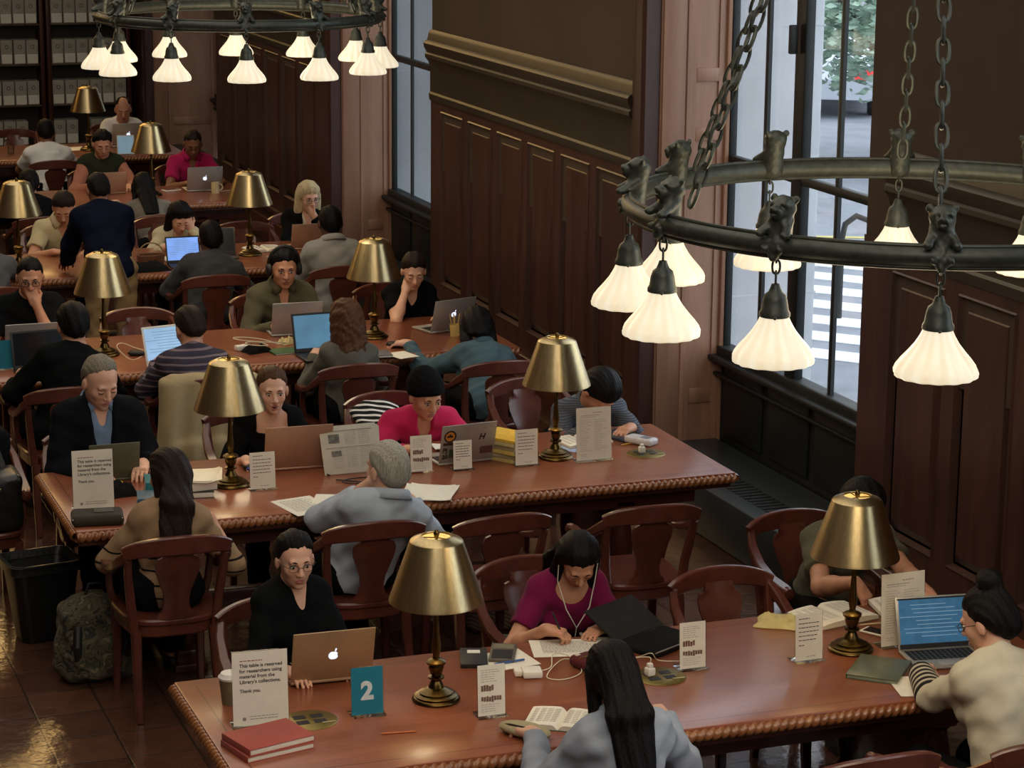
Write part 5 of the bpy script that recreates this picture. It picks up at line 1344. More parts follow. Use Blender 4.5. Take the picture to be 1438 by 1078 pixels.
q = MB(); q.box((0, 0, 0), (.12, .004, .105), T(0, .064, .054) @ RX(R_(31))); q.build('prop', BLACK, r)

# brass outlet plates let into the table tops
PLATE = m_plain((134, 118, 66), .38, .8, .12, 14)
def outlet(x, y, label):
    r = thing('outlet_plate', (x, y, TH), 0, label, 'outlet plate', 'brass outlet plates in the tables')
    q = MB(); q.lathe([(0, -.001), (.098, -.001), (.10, .001), (.096, .004), (0, .0045)], 48); q.build('plate', PLATE, r)
    for a, b in ((-.035, -.025), (.03, -.025), (-.035, .028), (.03, .028)):
        q = MB(); q.box((a, b, .005), (.045, .034, .0016), b=.0006); q.build('socket', BLACK, r)
    q = MB(); q.box((.055, -.05, .0065), (.05, .006, .004), b=.001); q.build('flap', m_plain((214, 204, 160), .3, .6), r)
outlet(2.135, 7.865, 'round brass outlet plate on the nearest table, between the notice and the teal card')
outlet(3.515, 7.880, 'round brass outlet plate on the nearest table, beside the white plug')
outlet(4.785, 10.975, 'round brass outlet plate at the end of the second table')

def single(mb, name, m, label, cat, loc, rz=0, group=None):
    o = mb.build(name, m); o.location = loc; o.rotation_euler = (0, 0, R_(rz)); return tag(o, label, cat, group)
def sheet(x, y, rz, w, d, label, n=1, z=TH, m=None, curl=.0, group='loose papers on the tables', cat='paper', name='paper_sheet', rule=False):
    q = MB(); N = 8; rn = random.Random(int(x*997+y*131))
    for k in range(n):
        a = rn.uniform(-.06, .06)*k; dx, dy = rn.uniform(-.008, .008)*k, rn.uniform(-.008, .008)*k
        top = []; 
        for j in range(N+1):
            row = []
            for i in range(N+1):
                u, v = i/N-.5, j/N-.5; zz = curl*(max(0, abs(u)-.28)**2*6+max(0, v-.3)**2*5)
                row.append((u*w, v*d, .0012+k*.0016+zz))
            top.append(row)
        M = T(dx, dy, 0) @ RZ(a)
        q.rings([[(p[0], p[1], p[2]-.0009) for p in rw] for rw in top], M, cap=False, closed=False); q.rings([list(reversed(rw)) for rw in top], M, cap=False, closed=False)
    o = q.build(name, m or PAPER); o.location = (x, y, z); o.rotation_euler = (0, 0, R_(rz)); tag(o, label, cat, group)
    if rule:
        p = MB(); lines(p, T(0, 0, .0028+.0016*(n-1)) @ RX(-PI/2), -w*.38, w*.38, d*.36, 14, d*.05, .0016); p.build('text_lines', INKG, o)
    return o
def book(x, y, rz, w, d, t, m, label, z=TH, pages=None, group=None, name='book', soft=False):
    r = thing(name, (x, y, z), R_(rz), label, name.split('_')[-1], group)
    q = MB(); q.box((0, 0, .0012), (w, d, .0024), b=.001); q.box((0, 0, t-.0012), (w, d, .0024), b=.001); q.box((-w/2+.0012, 0, t/2), (.0024, d, t), b=.001); q.build('cover', m, r)
    q = MB(); q.box((.001, 0, t/2), (w-.008, d-.008, t-.005), b=.001); q.build('pages', pages or PAPER, r)
    return r
def open_book(x, y, rz, w, d, t, label, m=None, z=TH, group=None):
    r = thing('open_book', (x, y, z), R_(rz), label, 'book', group)
    q = MB(); q.box((0, 0, .0015), (2*w+.006, d+.006, .003), b=.001); q.build('cover', m or DARKWOOD, r)
    for s in (-1, 1):
        rows = []
        for j in (-.5, .5):
            rows.append([(s*(w*u), j*d, .003+t*(1-(1-min(1, u*5))**2)*(1-.45*u**3)) for u in [i/12 for i in range(13)]]+[(s*w, j*d, .003), (0, j*d, .003)])
        q = MB(); q.rings(rows); pg = q.build('page_block', PAPER, r, angle=30)
        q = MB()
        for j in range(13):
            for i in range(4): u0 = .12+.2*i; u = u0+.08; q.box((s*w*u, d*(.36-.055*j), .0034+t*(1-.45*u**3)), (w*.17, .0018, .0006))
        q.build('text_lines', INKG, pg)
    return r
def cable(pts, label, r=.0022, m=None, cat='cable', name='charging_cable', n=6):
    P = [Vector(p) for p in pts]; out = []
    for i in range(len(P)-1):
        p0, p1, p2, p3 = P[max(i-1, 0)], P[i], P[i+1], P[min(i+2, len(P)-1)]
        for k in range(6):
            t = k/6; out.append(.5*((2*p1)+(-p0+p2)*t+(2*p0-5*p1+4*p2-p3)*t*t+(-p0+3*p1-3*p2+p3)*t**3))
    out.append(P[-1]); q = MB(); q.tube(out, r, n); return tag(q.build(name, m or CABLE), label, cat)
def loop(cx_, cy_, rx, ry, z=TH+.004, k=9, a0=0, lift=0):
    return [(cx_+rx*math.cos(a0+2*PI*i/k), cy_+ry*math.sin(a0+2*PI*i/k), z+lift*math.sin(PI*i/k)) for i in range(k+1)]

# nearest table
RED = m_cloth((164, 80, 68), .7, .1, .06)
book(1.925, 7.665, 14, .265, .20, .022, RED, 'lower of the two red clothbound books on the table corner', group='red books')
book(1.930, 7.672, 16, .262, .198, .024, RED, 'upper of the two red clothbound books on the table corner', z=TH+.022, group='red books')
r = thing('paper_cup', (1.905, 8.13, TH), 0, 'white lidded paper cup behind the tall notice on the nearest table', 'cup')
q = MB(); q.lathe([(0, 0), (.032, 0), (.042, .10), (0, .10)], 28); q.build('cup', m_plain((120, 108, 82), .7), r)
q = MB(); q.lathe([(.044, .096), (.045, .104), (.040, .108), (.034, .118), (.0, .118)], 28); q.build('lid', WHITE, r)
q = MB(); q.lathe([(0, 0), (.0032, .012), (.0034, .014), (.0034, .13), (.0, .13)], 6, RY(PI/2)); single(q, 'pencil', m_plain((196, 110, 60), .5), 'short orange pencil lying on the nearest table', 'pencil', (2.33, 7.65, TH+.0036), -8)
nb = book(2.905, 8.285, 72, .19, .105, .016, BLACK, 'small black notebook with a white label on the nearest table', group=None, name='notebook')
q = MB(); q.box((.05, 0, .0166), (.035, .05, .0008)); tag(q.build('cover_label', WHITE, nb), 'white label')
r = thing('calculator', (3.03, 8.30, TH+.003), R_(66), 'grey pocket calculator beside the black notebook', 'calculator')
q = MB(); q.box((0, 0, .007), (.19, .10, .014), b=.004); q.build('case', m_plain((92, 84, 74), .5), r); q = MB(); q.box((.055, 0, .0148), (.05, .08, .001)); q.build('display', m_plain((128, 122, 104), .3), r); q = MB(); q.box((-.035, 0, .0146), (.10, .08, .001)); q.build('keypad', BLACK, r)
sheet(3.02, 8.24, 8, .20, .20, 'white paper lying under the grey calculator', 2, group=None, z=TH)
q = MB(); q.lathe([(0, 0), (.003, .006), (.0042, .014), (.0042, .13), (.003, .135), (0, .135)], 10, RY(PI/2)); single(q, 'pen', m_plain((46, 84, 150), .35), 'blue pen beside the grey calculator', 'pen', (2.95, 8.19, TH+.009), 6)
sheet(3.325, 8.29, -14, .34, .20, 'long white paper under the hands of the woman in magenta', 1, group=None, rule=True)
q = MB(); q.lathe([(0, 0), (.004, .012), (.0046, .02), (.0046, .13), (0, .135)], 10, RX(R_(-28)) @ RY(R_(-14))); single(q, 'pen', BLACK, 'black pen in the hand of the woman in magenta', 'pen', (3.305, 8.335, TH+.006))
r = thing('power_adapter', (3.055, 8.045, TH), R_(-12), 'white cube power adapter on the nearest table', 'power adapter')
q = MB(); q.box((0, 0, .015), (.075, .075, .028), b=.007); q.build('case', WHITE, r); q = MB(); q.box((-.052, .012, .014), (.03, .05, .024), b=.006); q.build('plug', PAPER, r)
cable([(3.09, 8.05, TH+.014), (3.15, 8.09, TH+.01), (3.19, 8.17, TH+.03), (3.24, 8.13, TH+.03), (3.25, 8.02, TH+.006), (3.16, 7.96, TH+.004), (3.10, 8.00, TH+.004), (3.17, 8.10, TH+.012), (3.24, 8.15, TH+.012), (3.29, 8.06, TH+.004)], 'thin pale cable coiled beside the white cube adapter')
r = thing('pencil_case', (3.34, 8.08, TH), R_(18), 'maroon pouch printed with pale squares, half hidden by black hair', 'pouch')
q = MB(); q.box((0, 0, .022), (.20, .13, .044), b=.02, seg=4); q.build('body', m_cloth((88, 34, 38)), r)
q = MB()
for i in range(4):
    for j in range(3):
        if (i+j) % 2 == 0: q.box((-.07+i*.046, -.042+j*.042, .0445), (.022, .022, .001))
q.build('print', m_plain((206, 190, 170), .8), r); q = MB(); q.tube([(-.09, 0, .046), (.09, 0, .046)], .003, 6); q.build('zip', m_plain((200, 170, 90), .3, .9), r)
r = thing('glasses_case', (2.815, 7.475, TH), R_(-52), 'sand-coloured soft pouch under the hand of the long-haired woman', 'pouch')
q = MB(); q.rings([[(x*math.cos(a)*1.0, w_*math.sin(a), .026+h_*math.sin(a)*0+.024*math.sin(a)*h_) for a in [2*PI*j/20 for j in range(20)]] for x, w_, h_ in ((0, 0, 0),)]) if False else q.ell((0, 0, .024), (.105, .052, .024), 24); q.build('body', m_cloth((168, 156, 122)), r)
q = MB(); q.tube([(-.095, -.012, .028), (-.04, -.03, .044), (.03, -.032, .045), (.09, -.016, .03)], .004, 6); q.build('seam', BLACK, r)
open_book(2.99, 7.56, -32, .125, .19, .018, 'small open book with cream pages by the long-haired woman', m_plain((70, 96, 80), .6))
r = thing('folio', (3.66, 8.22, TH), R_(28), 'black zip folio lying partly open behind the long-haired woman', 'folio')
q = MB(); q.box((0, 0, .012), (.30, .20, .022), b=.008); q.build('body', m_cloth((34, 34, 36)), r); q = MB(); q.box((0, 0, .10), (.30, .008, .19), T(0, .095, .02) @ RX(R_(-62)), b=.003); q.build('flap', m_cloth((44, 42, 42)), r)
q = MB(); q.tube([(-.148, -.098, .024), (.148, -.098, .024)], .003, 6); q.build('zip', ALU, r)
r = thing('phone', (3.47, 8.385, TH), R_(-10), 'black phone in a silver frame next to the black folio', 'phone', None)
q = MB(); q.box((0, 0, .005), (.15, .075, .009), b=.004); q.build('body', ALU, r); q = MB(); q.box((0, 0, .0098), (.13, .066, .001)); q.build('screen', SCR_DARK, r)
r = thing('plug_adapter', (3.478, 7.895, TH+.005), R_(12), 'small white plug standing in the brass outlet on the nearest table', 'plug')
q = MB(); q.box((0, 0, .016), (.034, .034, .032), b=.006); q.box((0, 0, .04), (.022, .022, .02), b=.006); q.build('body', WHITE, r)
cable([(3.478, 7.895, TH+.053), (3.478, 7.90, TH+.075), (3.44, 7.98, TH+.05), (3.42, 8.06, TH+.02), (3.50, 8.06, TH+.02), (3.52, 7.98, TH+.06), (3.56, 8.0, TH+.02), (3.66, 8.0, TH+.005)], 'thin white cable curling from the white plug')
q = MB()
for j in range(9):
    pass
def crumple(name, w, d, t, m, label, cat, loc, rz, amp=.01, seed=1, group=None):
    rn = random.Random(seed); N = 14; q = MB(); ph = [rn.uniform(0, 6) for _ in range(6)]
    def zz(u, v): return t*(1-abs(2*u)**6)*(1-abs(2*v)**6)+amp*(math.sin(13*u+ph[0]+5*v)*math.cos(11*v+ph[1])+.5*math.sin(29*u-17*v+ph[2]))*(1-abs(2*u)**4)*(1-abs(2*v)**4)
    rows = [[((i/N-.5)*w*(1+.05*math.sin(9*j/N+ph[3])), (j/N-.5)*d*(1+.06*math.sin(7*i/N+ph[4])), max(.002, zz(i/N-.5, j/N-.5))) for i in range(N+1)] for j in range(N+1)]
    q.rings([list(reversed(r_)) for r_ in rows], cap=False, closed=False); q.rings([[(p[0], p[1], .001) for p in r_] for r_ in rows], cap=False, closed=False)
    edge = rows[0]+[r_[-1] for r_ in rows[1:]]+list(reversed(rows[-1]))[1:]+[r_[0] for r_ in reversed(rows[1:-1])]
    q.rings([[(p[0], p[1], .001) for p in edge], edge], cap=False)
    return single(q, name, m, label, cat, loc, rz, group)
crumple('cloth', .20, .16, .022, m_cloth((196, 180, 122)), 'crumpled yellow cloth on the far edge of the nearest table', 'cloth', (4.235, 8.30, TH), -35, .012, 4)
open_book(4.47, 8.30, 12, .15, .22, .024, 'open book with white pages under the hand of the man by the radiator', m_plain((120, 112, 96), .7))
open_book(4.82, 8.28, -10, .15, .22, .028, 'thick open book with curling pages behind the tall clear holder', m_plain((64, 60, 52), .7))
sheet(4.98, 8.10, 18, .22, .26, 'white papers beside the thick open book', 2, group=None)
r = thing('phone', (4.55, 8.06, TH), R_(-58), 'white-edged black phone behind the lamp on the nearest table', 'phone')
q = MB(); q.box((0, 0, .005), (.14, .07, .009), b=.004); q.build('body', WHITE, r); q = MB(); q.box((0, 0, .0098), (.115, .06, .001)); q.build('screen', SCR_DARK, r)
q = MB(); q.lathe([(0, 0), (.0036, .01), (.0036, .16), (0, .165)], 8, RY(PI/2)); single(q, 'pen', m_plain((220, 200, 160), .5), 'cream pencil lying behind the white-edged phone', 'pencil', (4.52, 8.17, TH+.004), -4)
book(4.335, 7.665, -42, .20, .25, .018, m_plain((92, 96, 78), .35, 0, .15), 'olive hardcover book lying near the lamp and laptop', pages=m_plain((140, 150, 128), .6))
sheet(4.43, 7.46, -14, .25, .21, 'white paper under the striped sleeve of the woman with the bun', 2, group=None)
r = thing('drinking_glass', (4.855, 7.83, TH), 0, 'small cup with a straw beside the blue-screened laptop', 'cup')
q = MB(); q.lathe([(0, 0), (.026, 0), (.034, .09), (.031, .09), (.024, .005), (0, .005)], 24); q.build('cup', m_plain((170, 164, 142), .3), r); q = MB(); q.tube([(0, 0, .02), (-.02, 0, .13), (-.04, 0, .14)], .003, 6); q.build('straw', WHITE, r)
nfo = INFO['woman in a magenta top writing, with white earphones and long black hair']
q = MB(); hw_, N_, u_, f_, s_ = nfo['hw'], nfo['N'], nfo['u'], nfo['f'], nfo['sx']
mid = N_-u_*.10+f_*.165
for e in (-1, 1):
    a0, a1, a2 = hw_(e*.088, .012, -.02), hw_(e*.085, .05, -.10), N_-u_*.02+f_*.13+s_*e*.05
    q.tube([tuple(p) for p in (a0, a1, a2, mid)], .0022, 6)
q.tube([tuple(p) for p in (mid, N_-u_*.18+f_*.185, N_-u_*.26+f_*.21)], .0022, 6)
q.build('earphones', WHITE, nfo['body'])

# second table
r = thing('zip_pouch', (1.875, 10.615, TH), R_(-8), 'black zip pouch lying at the corner of the second table', 'pouch')
q = MB(); q.box((0, 0, .026), (.24, .17, .05), b=.024, seg=4); q.build('body', m_cloth((58, 54, 46)), r); q = MB(); q.box((.03, .01, .0535), (.09, .06, .002), b=.0008); q.build('tag', m_cloth((84, 82, 72)), r)
q = MB(); q.tube([(-.115, -.075, .036), (.115, -.075, .036)], .003, 6); q.build('zip', ALU, r)
book(2.235, 11.02, 82, .17, .11, .075, m_plain((30, 116, 124), .5), 'teal box-shaped book standing behind the long-haired woman in tan', name='teal_book')
book(2.16, 10.83, 80, .16, .11, .05, m_plain((62, 96, 116), .5), 'blue-grey book with a pale edge under the teal one', name='blue_book')
crumple('scarf', .20, .16, .05, m_cloth((34, 34, 36)), 'black scarf heaped beside the tall notice on the second table', 'scarf', (2.04, 11.06, TH), 10, .015, 8)
crumple('food_wrapper', .10, .06, .02, m_plain((206, 180, 70), .4, 0, .5, 60), 'crumpled yellow wrapper by the small olive laptop', 'wrapper', (2.08, 11.19, TH), 20, .008, 9)
book(2.39, 10.95, -8, .21, .17, .03, m_plain((52, 50, 44), .6), 'dark binder at the bottom of the paper pile on the second table', name='binder')
book(2.40, 10.95, 6, .20, .16, .045, m_plain((72, 66, 54), .6), 'upper dark binder with a white label in the paper pile', z=TH+.030, name='binder')
sheet(2.40, 10.97, -18, .24, .20, 'loose white papers on top of the dark binders', 5, z=TH+.076, curl=.03, group=None)
r = thing('computer_mouse', (2.765, 11.31, TH), R_(10), 'black mouse with a blue edge under the hand of the mouth-open woman', 'mouse')
q = MB(); q.ell((0, 0, .013), (.031, .052, .018), 20); q.build('body', BLACK, r); q = MB(); q.ell((0, -.03, .012), (.027, .026, .012), 16); q.build('trim', m_plain((50, 80, 170), .3), r)
r = thing('newspaper', (3.235, 11.06, TH), R_(-8), 'folded newspaper propped upright on a wire stand', 'newspaper')
M = T(0, 0, .006) @ RX(R_(-30))
for k in range(3):
    q = MB(); q.box((0+.006*k, .004*k, .125), (.285-.01*k, .003, .25-.006*k), M @ RY(R_(2*k-3)), b=.001); pg = q.build('page', m_plain((178, 172, 158), .85, 0, .05), r)
    if k == 0: p0 = pg
q = MB(); MM = M @ RY(R_(-3))
q.box((0, -.003, .222), (.24, .0006, .005), MM); q.box((0, -.003, .135), (.24, .0006, .005), MM)
for a in (-.09, -.02, .05): lines(q, MM, a, a+.058, .125, 12, .0085, .002, .1)
for a in (-.02, .05): lines(q, MM, a, a+.058, .21, 8, .0085, .002, .1)
q.build('text_lines', INKG, p0)
q = MB(); q.box((-.075, -.0032, .182), (.055, .0006, .045), MM); q.box((-.07, -.0032, .105), (.05, .0006, .028), MM); q.build('photograph', m_plain((96, 92, 86), .8, 0, .5, 60), p0)
q = MB(); q.tube([(-.12, -.02, .004), (-.13, .0, .004), (-.12, .12, .004), (-.05, .10, .16), (.05, .10, .16), (.12, .12, .004), (.13, 0, .004), (.12, -.02, .004)], .004, 8); q.build('stand', BLACK, r)
sheet(2.85, 10.58, 12, .21, .29, 'white sheet spread before the grey-haired man, nearer the lamp', 1, rule=True, group=None)
sheet(3.00, 10.60, -20, .18, .24, 'folded white sheet tucked behind the sleeve of the grey-haired man', 2, group=None)
sheet(3.48, 10.60, -24, .24, .26, 'stack of white sheets beyond the grey-haired man, by the picture sign', 4, curl=.02, group=None)
FOLD = [m_plain((176, 156, 96), .8), m_plain((150, 138, 104), .8), m_plain((186, 160, 84), .8), m_plain((148, 134, 100), .8), m_plain((186, 170, 120), .8), m_plain((206, 166, 50), .75)]
z = TH
for k, t in enumerate((.022, .022, .020, .022, .02, .014)):
    lab = 'bright yellow folder on top of the folder stack' if k == 5 else ('lowest', 'second', 'third', 'fourth', 'fifth')[k]+' tan folder from the bottom of the stack on the second table'
    book(4.07+.006*math.sin(k*3), 11.14+.005*math.cos(k*2), 36+random.uniform(-4, 4), .20, .26, t, FOLD[k], lab, z=z, pages=m_plain((206, 194, 160), .85), group='stacked folders on the second table', name='folder'); z += t
sheet(3.90, 11.385, 86, .12, .26, 'white papers under the hand of the woman in crimson', 3, group=None, curl=.03)
open_book(4.56, 11.30, 10, .13, .19, .018, 'open book under the writing hand of the person bent low', m_plain((150, 120, 70), .7))
sheet(4.46, 11.20, 24, .12, .15, 'blue-printed leaflet by the lamp on the second table', 1, m=m_plain((150, 164, 196), .7), group=None)
book(4.80, 11.345, 22, .17, .22, .012, m_plain((40, 48, 60), .3), 'thin dark tablet-like folder near the end of the second table', name='folder')
r = thing('white_packet', (4.84, 11.17, TH), R_(-58), 'white plastic packet at the end of the second table', 'packet')
q = MB(); q.box((0, 0, .02), (.17, .085, .038), b=.014, seg=3); q.build('body', m_plain((198, 196, 198), .35), r); q = MB(); q.box((.03, 0, .0392), (.05, .05, .001)); q.build('label', m_plain((120, 120, 128), .6), r)
r = thing('plug_adapter', (4.765, 10.985, TH+.005), 0, 'small white plug standing in the outlet at the end of the second table', 'plug')
q = MB(); q.box((0, 0, .016), (.032, .032, .032), b=.006); q.build('body', WHITE, r); q = MB(); q.box((0, 0, .038), (.018, .018, .014), b=.004); q.build('cap', WHITE, r)
q = MB(); q.lathe([(0, 0), (.003, .01), (.0036, .15), (0, .155)], 8, RX(R_(-35)) @ RY(R_(-20))); single(q, 'pen', m_plain((220, 214, 196), .4), 'white pen in the hand of the person bent low', 'pen', (4.645, 11.30, TH+.012))
q = MB(); q.lathe([(0, 0), (.003, .01), (.0036, .12), (0, .125)], 8, RY(PI/2)); single(q, 'pen', m_plain((210, 170, 60), .4), 'yellow pencil lying beside the thin dark folder', 'pencil', (4.72, 11.16, TH+.004), 20)
cable(loop(3.24, 10.92, .10, .05)[:8]+[(3.12, 10.97, TH+.004)], 'dark cable lying in front of the newspaper stand', .003, BLACK)

# third table
r = thing('computer_mouse', (2.76, 14.10, TH), R_(70), 'black mouse beside the lamp on the third table', 'mouse')
q = MB(); q.ell((0, 0, .014), (.032, .055, .019), 20); q.build('body', BLACK, r); q = MB(); q.box((0, .03, .03), (.006, .02, .006), b=.002); q.build('wheel', DARKALU, r)
cable([(2.78, 14.04, TH+.004), (2.70, 13.98, TH+.004), (2.64, 14.08, TH+.06), (2.70, 14.25, TH+.05), (2.80, 14.28, TH+.004), (2.86, 14.18, TH+.004)], 'pale looped cable around the black mouse on the third table', .0028)
cable([(2.03, 13.98, TH+.004), (2.06, 14.05, TH+.06), (2.12, 14.06, TH+.07), (2.16, 14.0, TH+.004), (2.10, 13.96, TH+.004)], 'pale cable looped beside the teal card on the third table', .0028)
r = thing('power_adapter', (3.40, 14.05, TH), R_(20), 'white power adapter in a tangle of cables on the third table', 'power adapter')
q = MB(); q.box((0, 0, .017), (.08, .05, .032), b=.008); q.build('case', WHITE, r); q = MB(); q.box((.05, 0, .015), (.02, .03, .02), b=.004); q.build('plug', WHITE, r)
crumple('glove', .16, .12, .035, m_cloth((28, 28, 30)), 'black glove under the cable tangle on the third table', 'glove', (3.48, 13.98, TH), 15, .012, 12)
cable(loop(3.50, 14.00, .16, .12, TH+.02, 9, .5, .07), 'large pale loop of cable on the third table', .0032)
cable(loop(3.47, 13.94, .07, .055, TH+.045, 8, 0, .02), 'small inner loop of cable on the third table', .0032)
book(3.66, 13.92, 6, .22, .15, .012, m_plain((52, 92, 50), .6), 'green folder on the third table beside the cables', name='folder')
crumple('tissue', .12, .08, .03, m_plain((200, 182, 130), .9), 'crumpled yellowish tissue behind the green folder', 'tissue', (3.72, 14.16, TH), 30, .014, 15)
r = thing('sunglasses_case', (4.36, 13.86, TH), R_(8), 'flat black case on the third table, before the reaching arm', 'case')
q = MB(); q.box((0, 0, .017), (.16, .08, .033), b=.015, seg=4); q.build('body', BLACK, r); q = MB(); q.box((0, -.0405, .018), (.02, .003, .01), b=.001); q.build('clasp', ALU, r)
sheet(4.30, 13.62, 14, .14, .18, 'corner of white paper at the edge of the third table', 2, group=None)
r = thing('pencil_cup', (4.79, 14.06, TH), 0, 'small yellow cup of pencils beside the laptop by the wall', 'cup')
q = MB(); q.lathe([(0, 0), (.03, 0), (.034, .075), (.031, .075), (.027, .004), (0, .004)], 20); q.build('cup', m_plain((206, 180, 104), .5), r)
for a in (.3, 1.6, 2.6, 4.4):
    q = MB(); q.tube([(.01*math.cos(a), .01*math.sin(a), .008), (.036*math.cos(a), .028*math.sin(a), .14)], .0032, 6); single(q, 'pencil', m_plain((200, 170, 90), .5), 'yellow pencil standing in the small cup beside the laptop by the wall', 'pencil', (4.79, 14.06, TH), 0, 'pencils in the yellow cup')
book(4.135, 13.66, -4, .20, .16, .014, m_plain((96, 92, 96), .6), 'grey folder beside the woman with curly hair', name='folder')

# fourth table
crumple('paper_pile', .34, .26, .05, m_plain((196, 186, 148), .85), 'rumpled pile of papers at the end of the fourth table', 'papers', (2.27, 17.26, TH), 10, .02, 21)
r = thing('woven_basket', (3.48, 17.14, TH), R_(6), 'small woven basket with a hoop handle before the woman in cream', 'basket')
q = MB()
for k in range(6): q.tube([( .095*(1+.06*k/5)*math.cos(t), .06*(1+.06*k/5)*math.sin(t), .01+k*.012) for t in [2*PI*j/28 for j in range(28)]], .007, 6, closed=True)
q.build('weave', m_plain((112, 70, 48), .7, 0, .4, 90), r); q = MB(); q.tube([(.095*math.cos(t), 0, .07+.09*math.sin(t)) for t in [PI*j/14 for j in range(15)]], .005, 6); q.build('handle', m_plain((150, 120, 84), .7), r)
q = MB(); q.box((0, 0, .006), (.17, .10, .01), b=.004); q.build('bottom', m_plain((90, 56, 40), .7), r)
crumple('cardigan', .34, .20, .05, m_cloth((36, 38, 36)), 'dark garment lying in front of the woven basket', 'garment', (3.39, 16.92, TH), 6, .014, 23)
open_book(4.42, 17.50, 6, .14, .2, .02, 'open book lying behind the lamp on the fourth table', m_plain((96, 90, 78), .7))
sheet(4.48, 17.06, 10, .18, .22, 'white papers beside the man in the pale grey shirt', 3, group=None, curl=.03)
q = MB(); q.ell((0, 0, .02), (.03, .02, .02), 12); q.ell((.02, .01, .018), (.022, .018, .018), 12); single(q, 'tissue', PAPER, 'white tissue beside the laptop of the blonde woman', 'tissue', (4.71, 17.33, TH))
sheet(3.10, 16.98, 8, .14, .18, 'crumpled white paper in front of the man in navy', 2, group=None, curl=.06)
sheet(3.66, 17.32, -20, .24, .18, 'pale papers under the elbow of the woman in cream', 2, group=None)

# fifth and farthest tables
r = thing('phone', (4.40, 20.70, TH), R_(14), 'white phone beside the lamp on the fifth table', 'phone')
q = MB(); q.box((0, 0, .005), (.16, .09, .01), b=.004); q.build('body', WHITE, r); q = MB(); q.box((0, 0, .0106), (.12, .07, .001)); q.build('screen', m_plain((90, 70, 56), .3), r)
r = thing('mug', (4.74, 20.45, TH), 0, 'cream mug with a handle on the fifth table', 'mug')
q = MB(); q.lathe([(0, 0), (.036, 0), (.037, .095), (.033, .095), (.032, .006), (0, .006)], 24); q.build('body', m_plain((206, 186, 138), .4), r); q = MB(); q.tube([(.036+.028*math.sin(t), 0, .05+.028*math.cos(t)) for t in [PI*j/10 for j in range(11)]], .006, 8); q.build('handle', m_plain((206, 186, 138), .4), r)
cable([(4.80, 20.50, TH+.004), (4.92, 20.55, TH+.004), (4.96, 20.46, TH+.004), (5.04, 20.5, TH+.004)], 'white cable trailing from the cream mug along the table', .003)
sheet(4.12, 20.02, 12, .28, .22, 'grey papers at the edge of the fifth table', 2, m=m_plain((120, 116, 108), .8), group=None)
sheet(4.12, 23.72, 8, .22, .26, 'bright paper under the lamp on the farthest table', 2, group=None)
sheet(4.62, 23.36, 0, .22, .2, 'white papers in front of the tablet on the farthest table', 2, group=None)
r = thing('drinking_glass', (3.42, 23.5, TH), 0, 'clear drinking glass on the farthest table', 'glass')
q = MB(); q.lathe([(0, 0), (.03, 0), (.034, .12), (.032, .12), (.028, .006), (0, .006)], 20); q.build('glass', ACRYL, r); q = MB(); q.lathe([(0, .007), (.027, .007), (.031, .07), (0, .07)], 20); q.build('water', ACRYL, r)

# ------------------------------------------------------------------ empty chairs, bags, coats
E_CH = [(3.57, 10.12, 4, 'empty wooden armchair beside the grey-haired man, its back to the camera'), (4.31, 10.05, -2, 'empty wooden armchair by the end of the second table, seat visible'),
        (4.17, 8.475, 180, 'empty round-backed armchair facing the camera behind the nearest table'),
        (2.96, 14.76, 182, 'empty armchair behind the third table, facing the camera'), (4.44, 17.95, 180, 'empty armchair next to the blonde woman'),
        (3.62, 24.36, 180, 'empty armchair below the bookcase at the farthest table'), (3.80, 6.98, 2, 'armchair at the bottom edge, its top rail just showing'),
        (1.46, 11.80, 180, 'armchair beyond the end of the second table holding the black bag'), (3.10, 19.42, 0, 'empty armchair in front of the fifth table')]
for x, y, rz, lab in E_CH[:-1]: chair(x, y, R_(rz), lab)

def sdf_thing(name, prims, h, m, label, cat, fn=None, sub=None, off=0, smooth=1):
    F = Field(prims, h, .03).add(prims, off)
    if sub: F.sub(sub)
    if fn: F.wave(fn)
    return tag(sdf_obj(name, F.mesh(name, smooth), m), label, cat)
# beige coat over the striped man's chair (its back at about y = 13.0)
cx0, cy0 = 2.95, 12.975
sdf_thing('coat', [P_bx((cx0, cy0, .60), (.255, .035, .235), None, .03, .04), P_fl((cx0-.20, cy0-.01, .80), (cx0-.25, cy0-.03, .42), .07, .09, .045, .05, (1, 0, 0), .05), P_fl((cx0+.22, cy0-.01, .80), (cx0+.29, cy0-.05, .40), .07, .09, .045, .05, (1, 0, 0), .05), P_rc((cx0-.2, cy0, .845), (cx0+.2, cy0, .845), .04, .04, .04), P_bx((cx0, cy0-.01, .36), (.22, .05, .12), None, .03, .04)], .009,
          m_cloth((170, 150, 112)), 'beige coat draped over the back of the chair of the man in the striped polo', 'coat', lambda x, y, z: .010*np.sin(46*(x-cx0)+5*z+2*np.sin(5*z))*np.clip((.9-z)*3, .2, 1))
# black and white striped garment beside the woman in crimson
sdf_thing('striped_sweater', [P_fl((3.62, 11.95, .85), (3.62, 11.68, .76), .14, .12, .06, .05, (1, 0, 0), .04), P_fl((3.56, 11.74, .76), (3.52, 11.62, .60), .07, .06, .05, .04, (1, 0, 0), .04)], .008,
          m_stripe((222, 218, 212), (22, 22, 24), 26, .62, (.3, .5, .9)), 'black and white striped sweater draped on the chair arm beside the woman in crimson', 'sweater', lambda x, y, z: .004*np.sin(60*x+40*z))
sdf_thing('white_shirt', [P_fl((3.65, 11.68, .70), (3.63, 11.57, .60), .07, .06, .035, .03, (1, 0, 0), .03)], .008, m_cloth((206, 204, 198)), 'white cloth hanging below the striped sweater', 'cloth', lambda x, y, z: .003*np.sin(70*x+30*z))
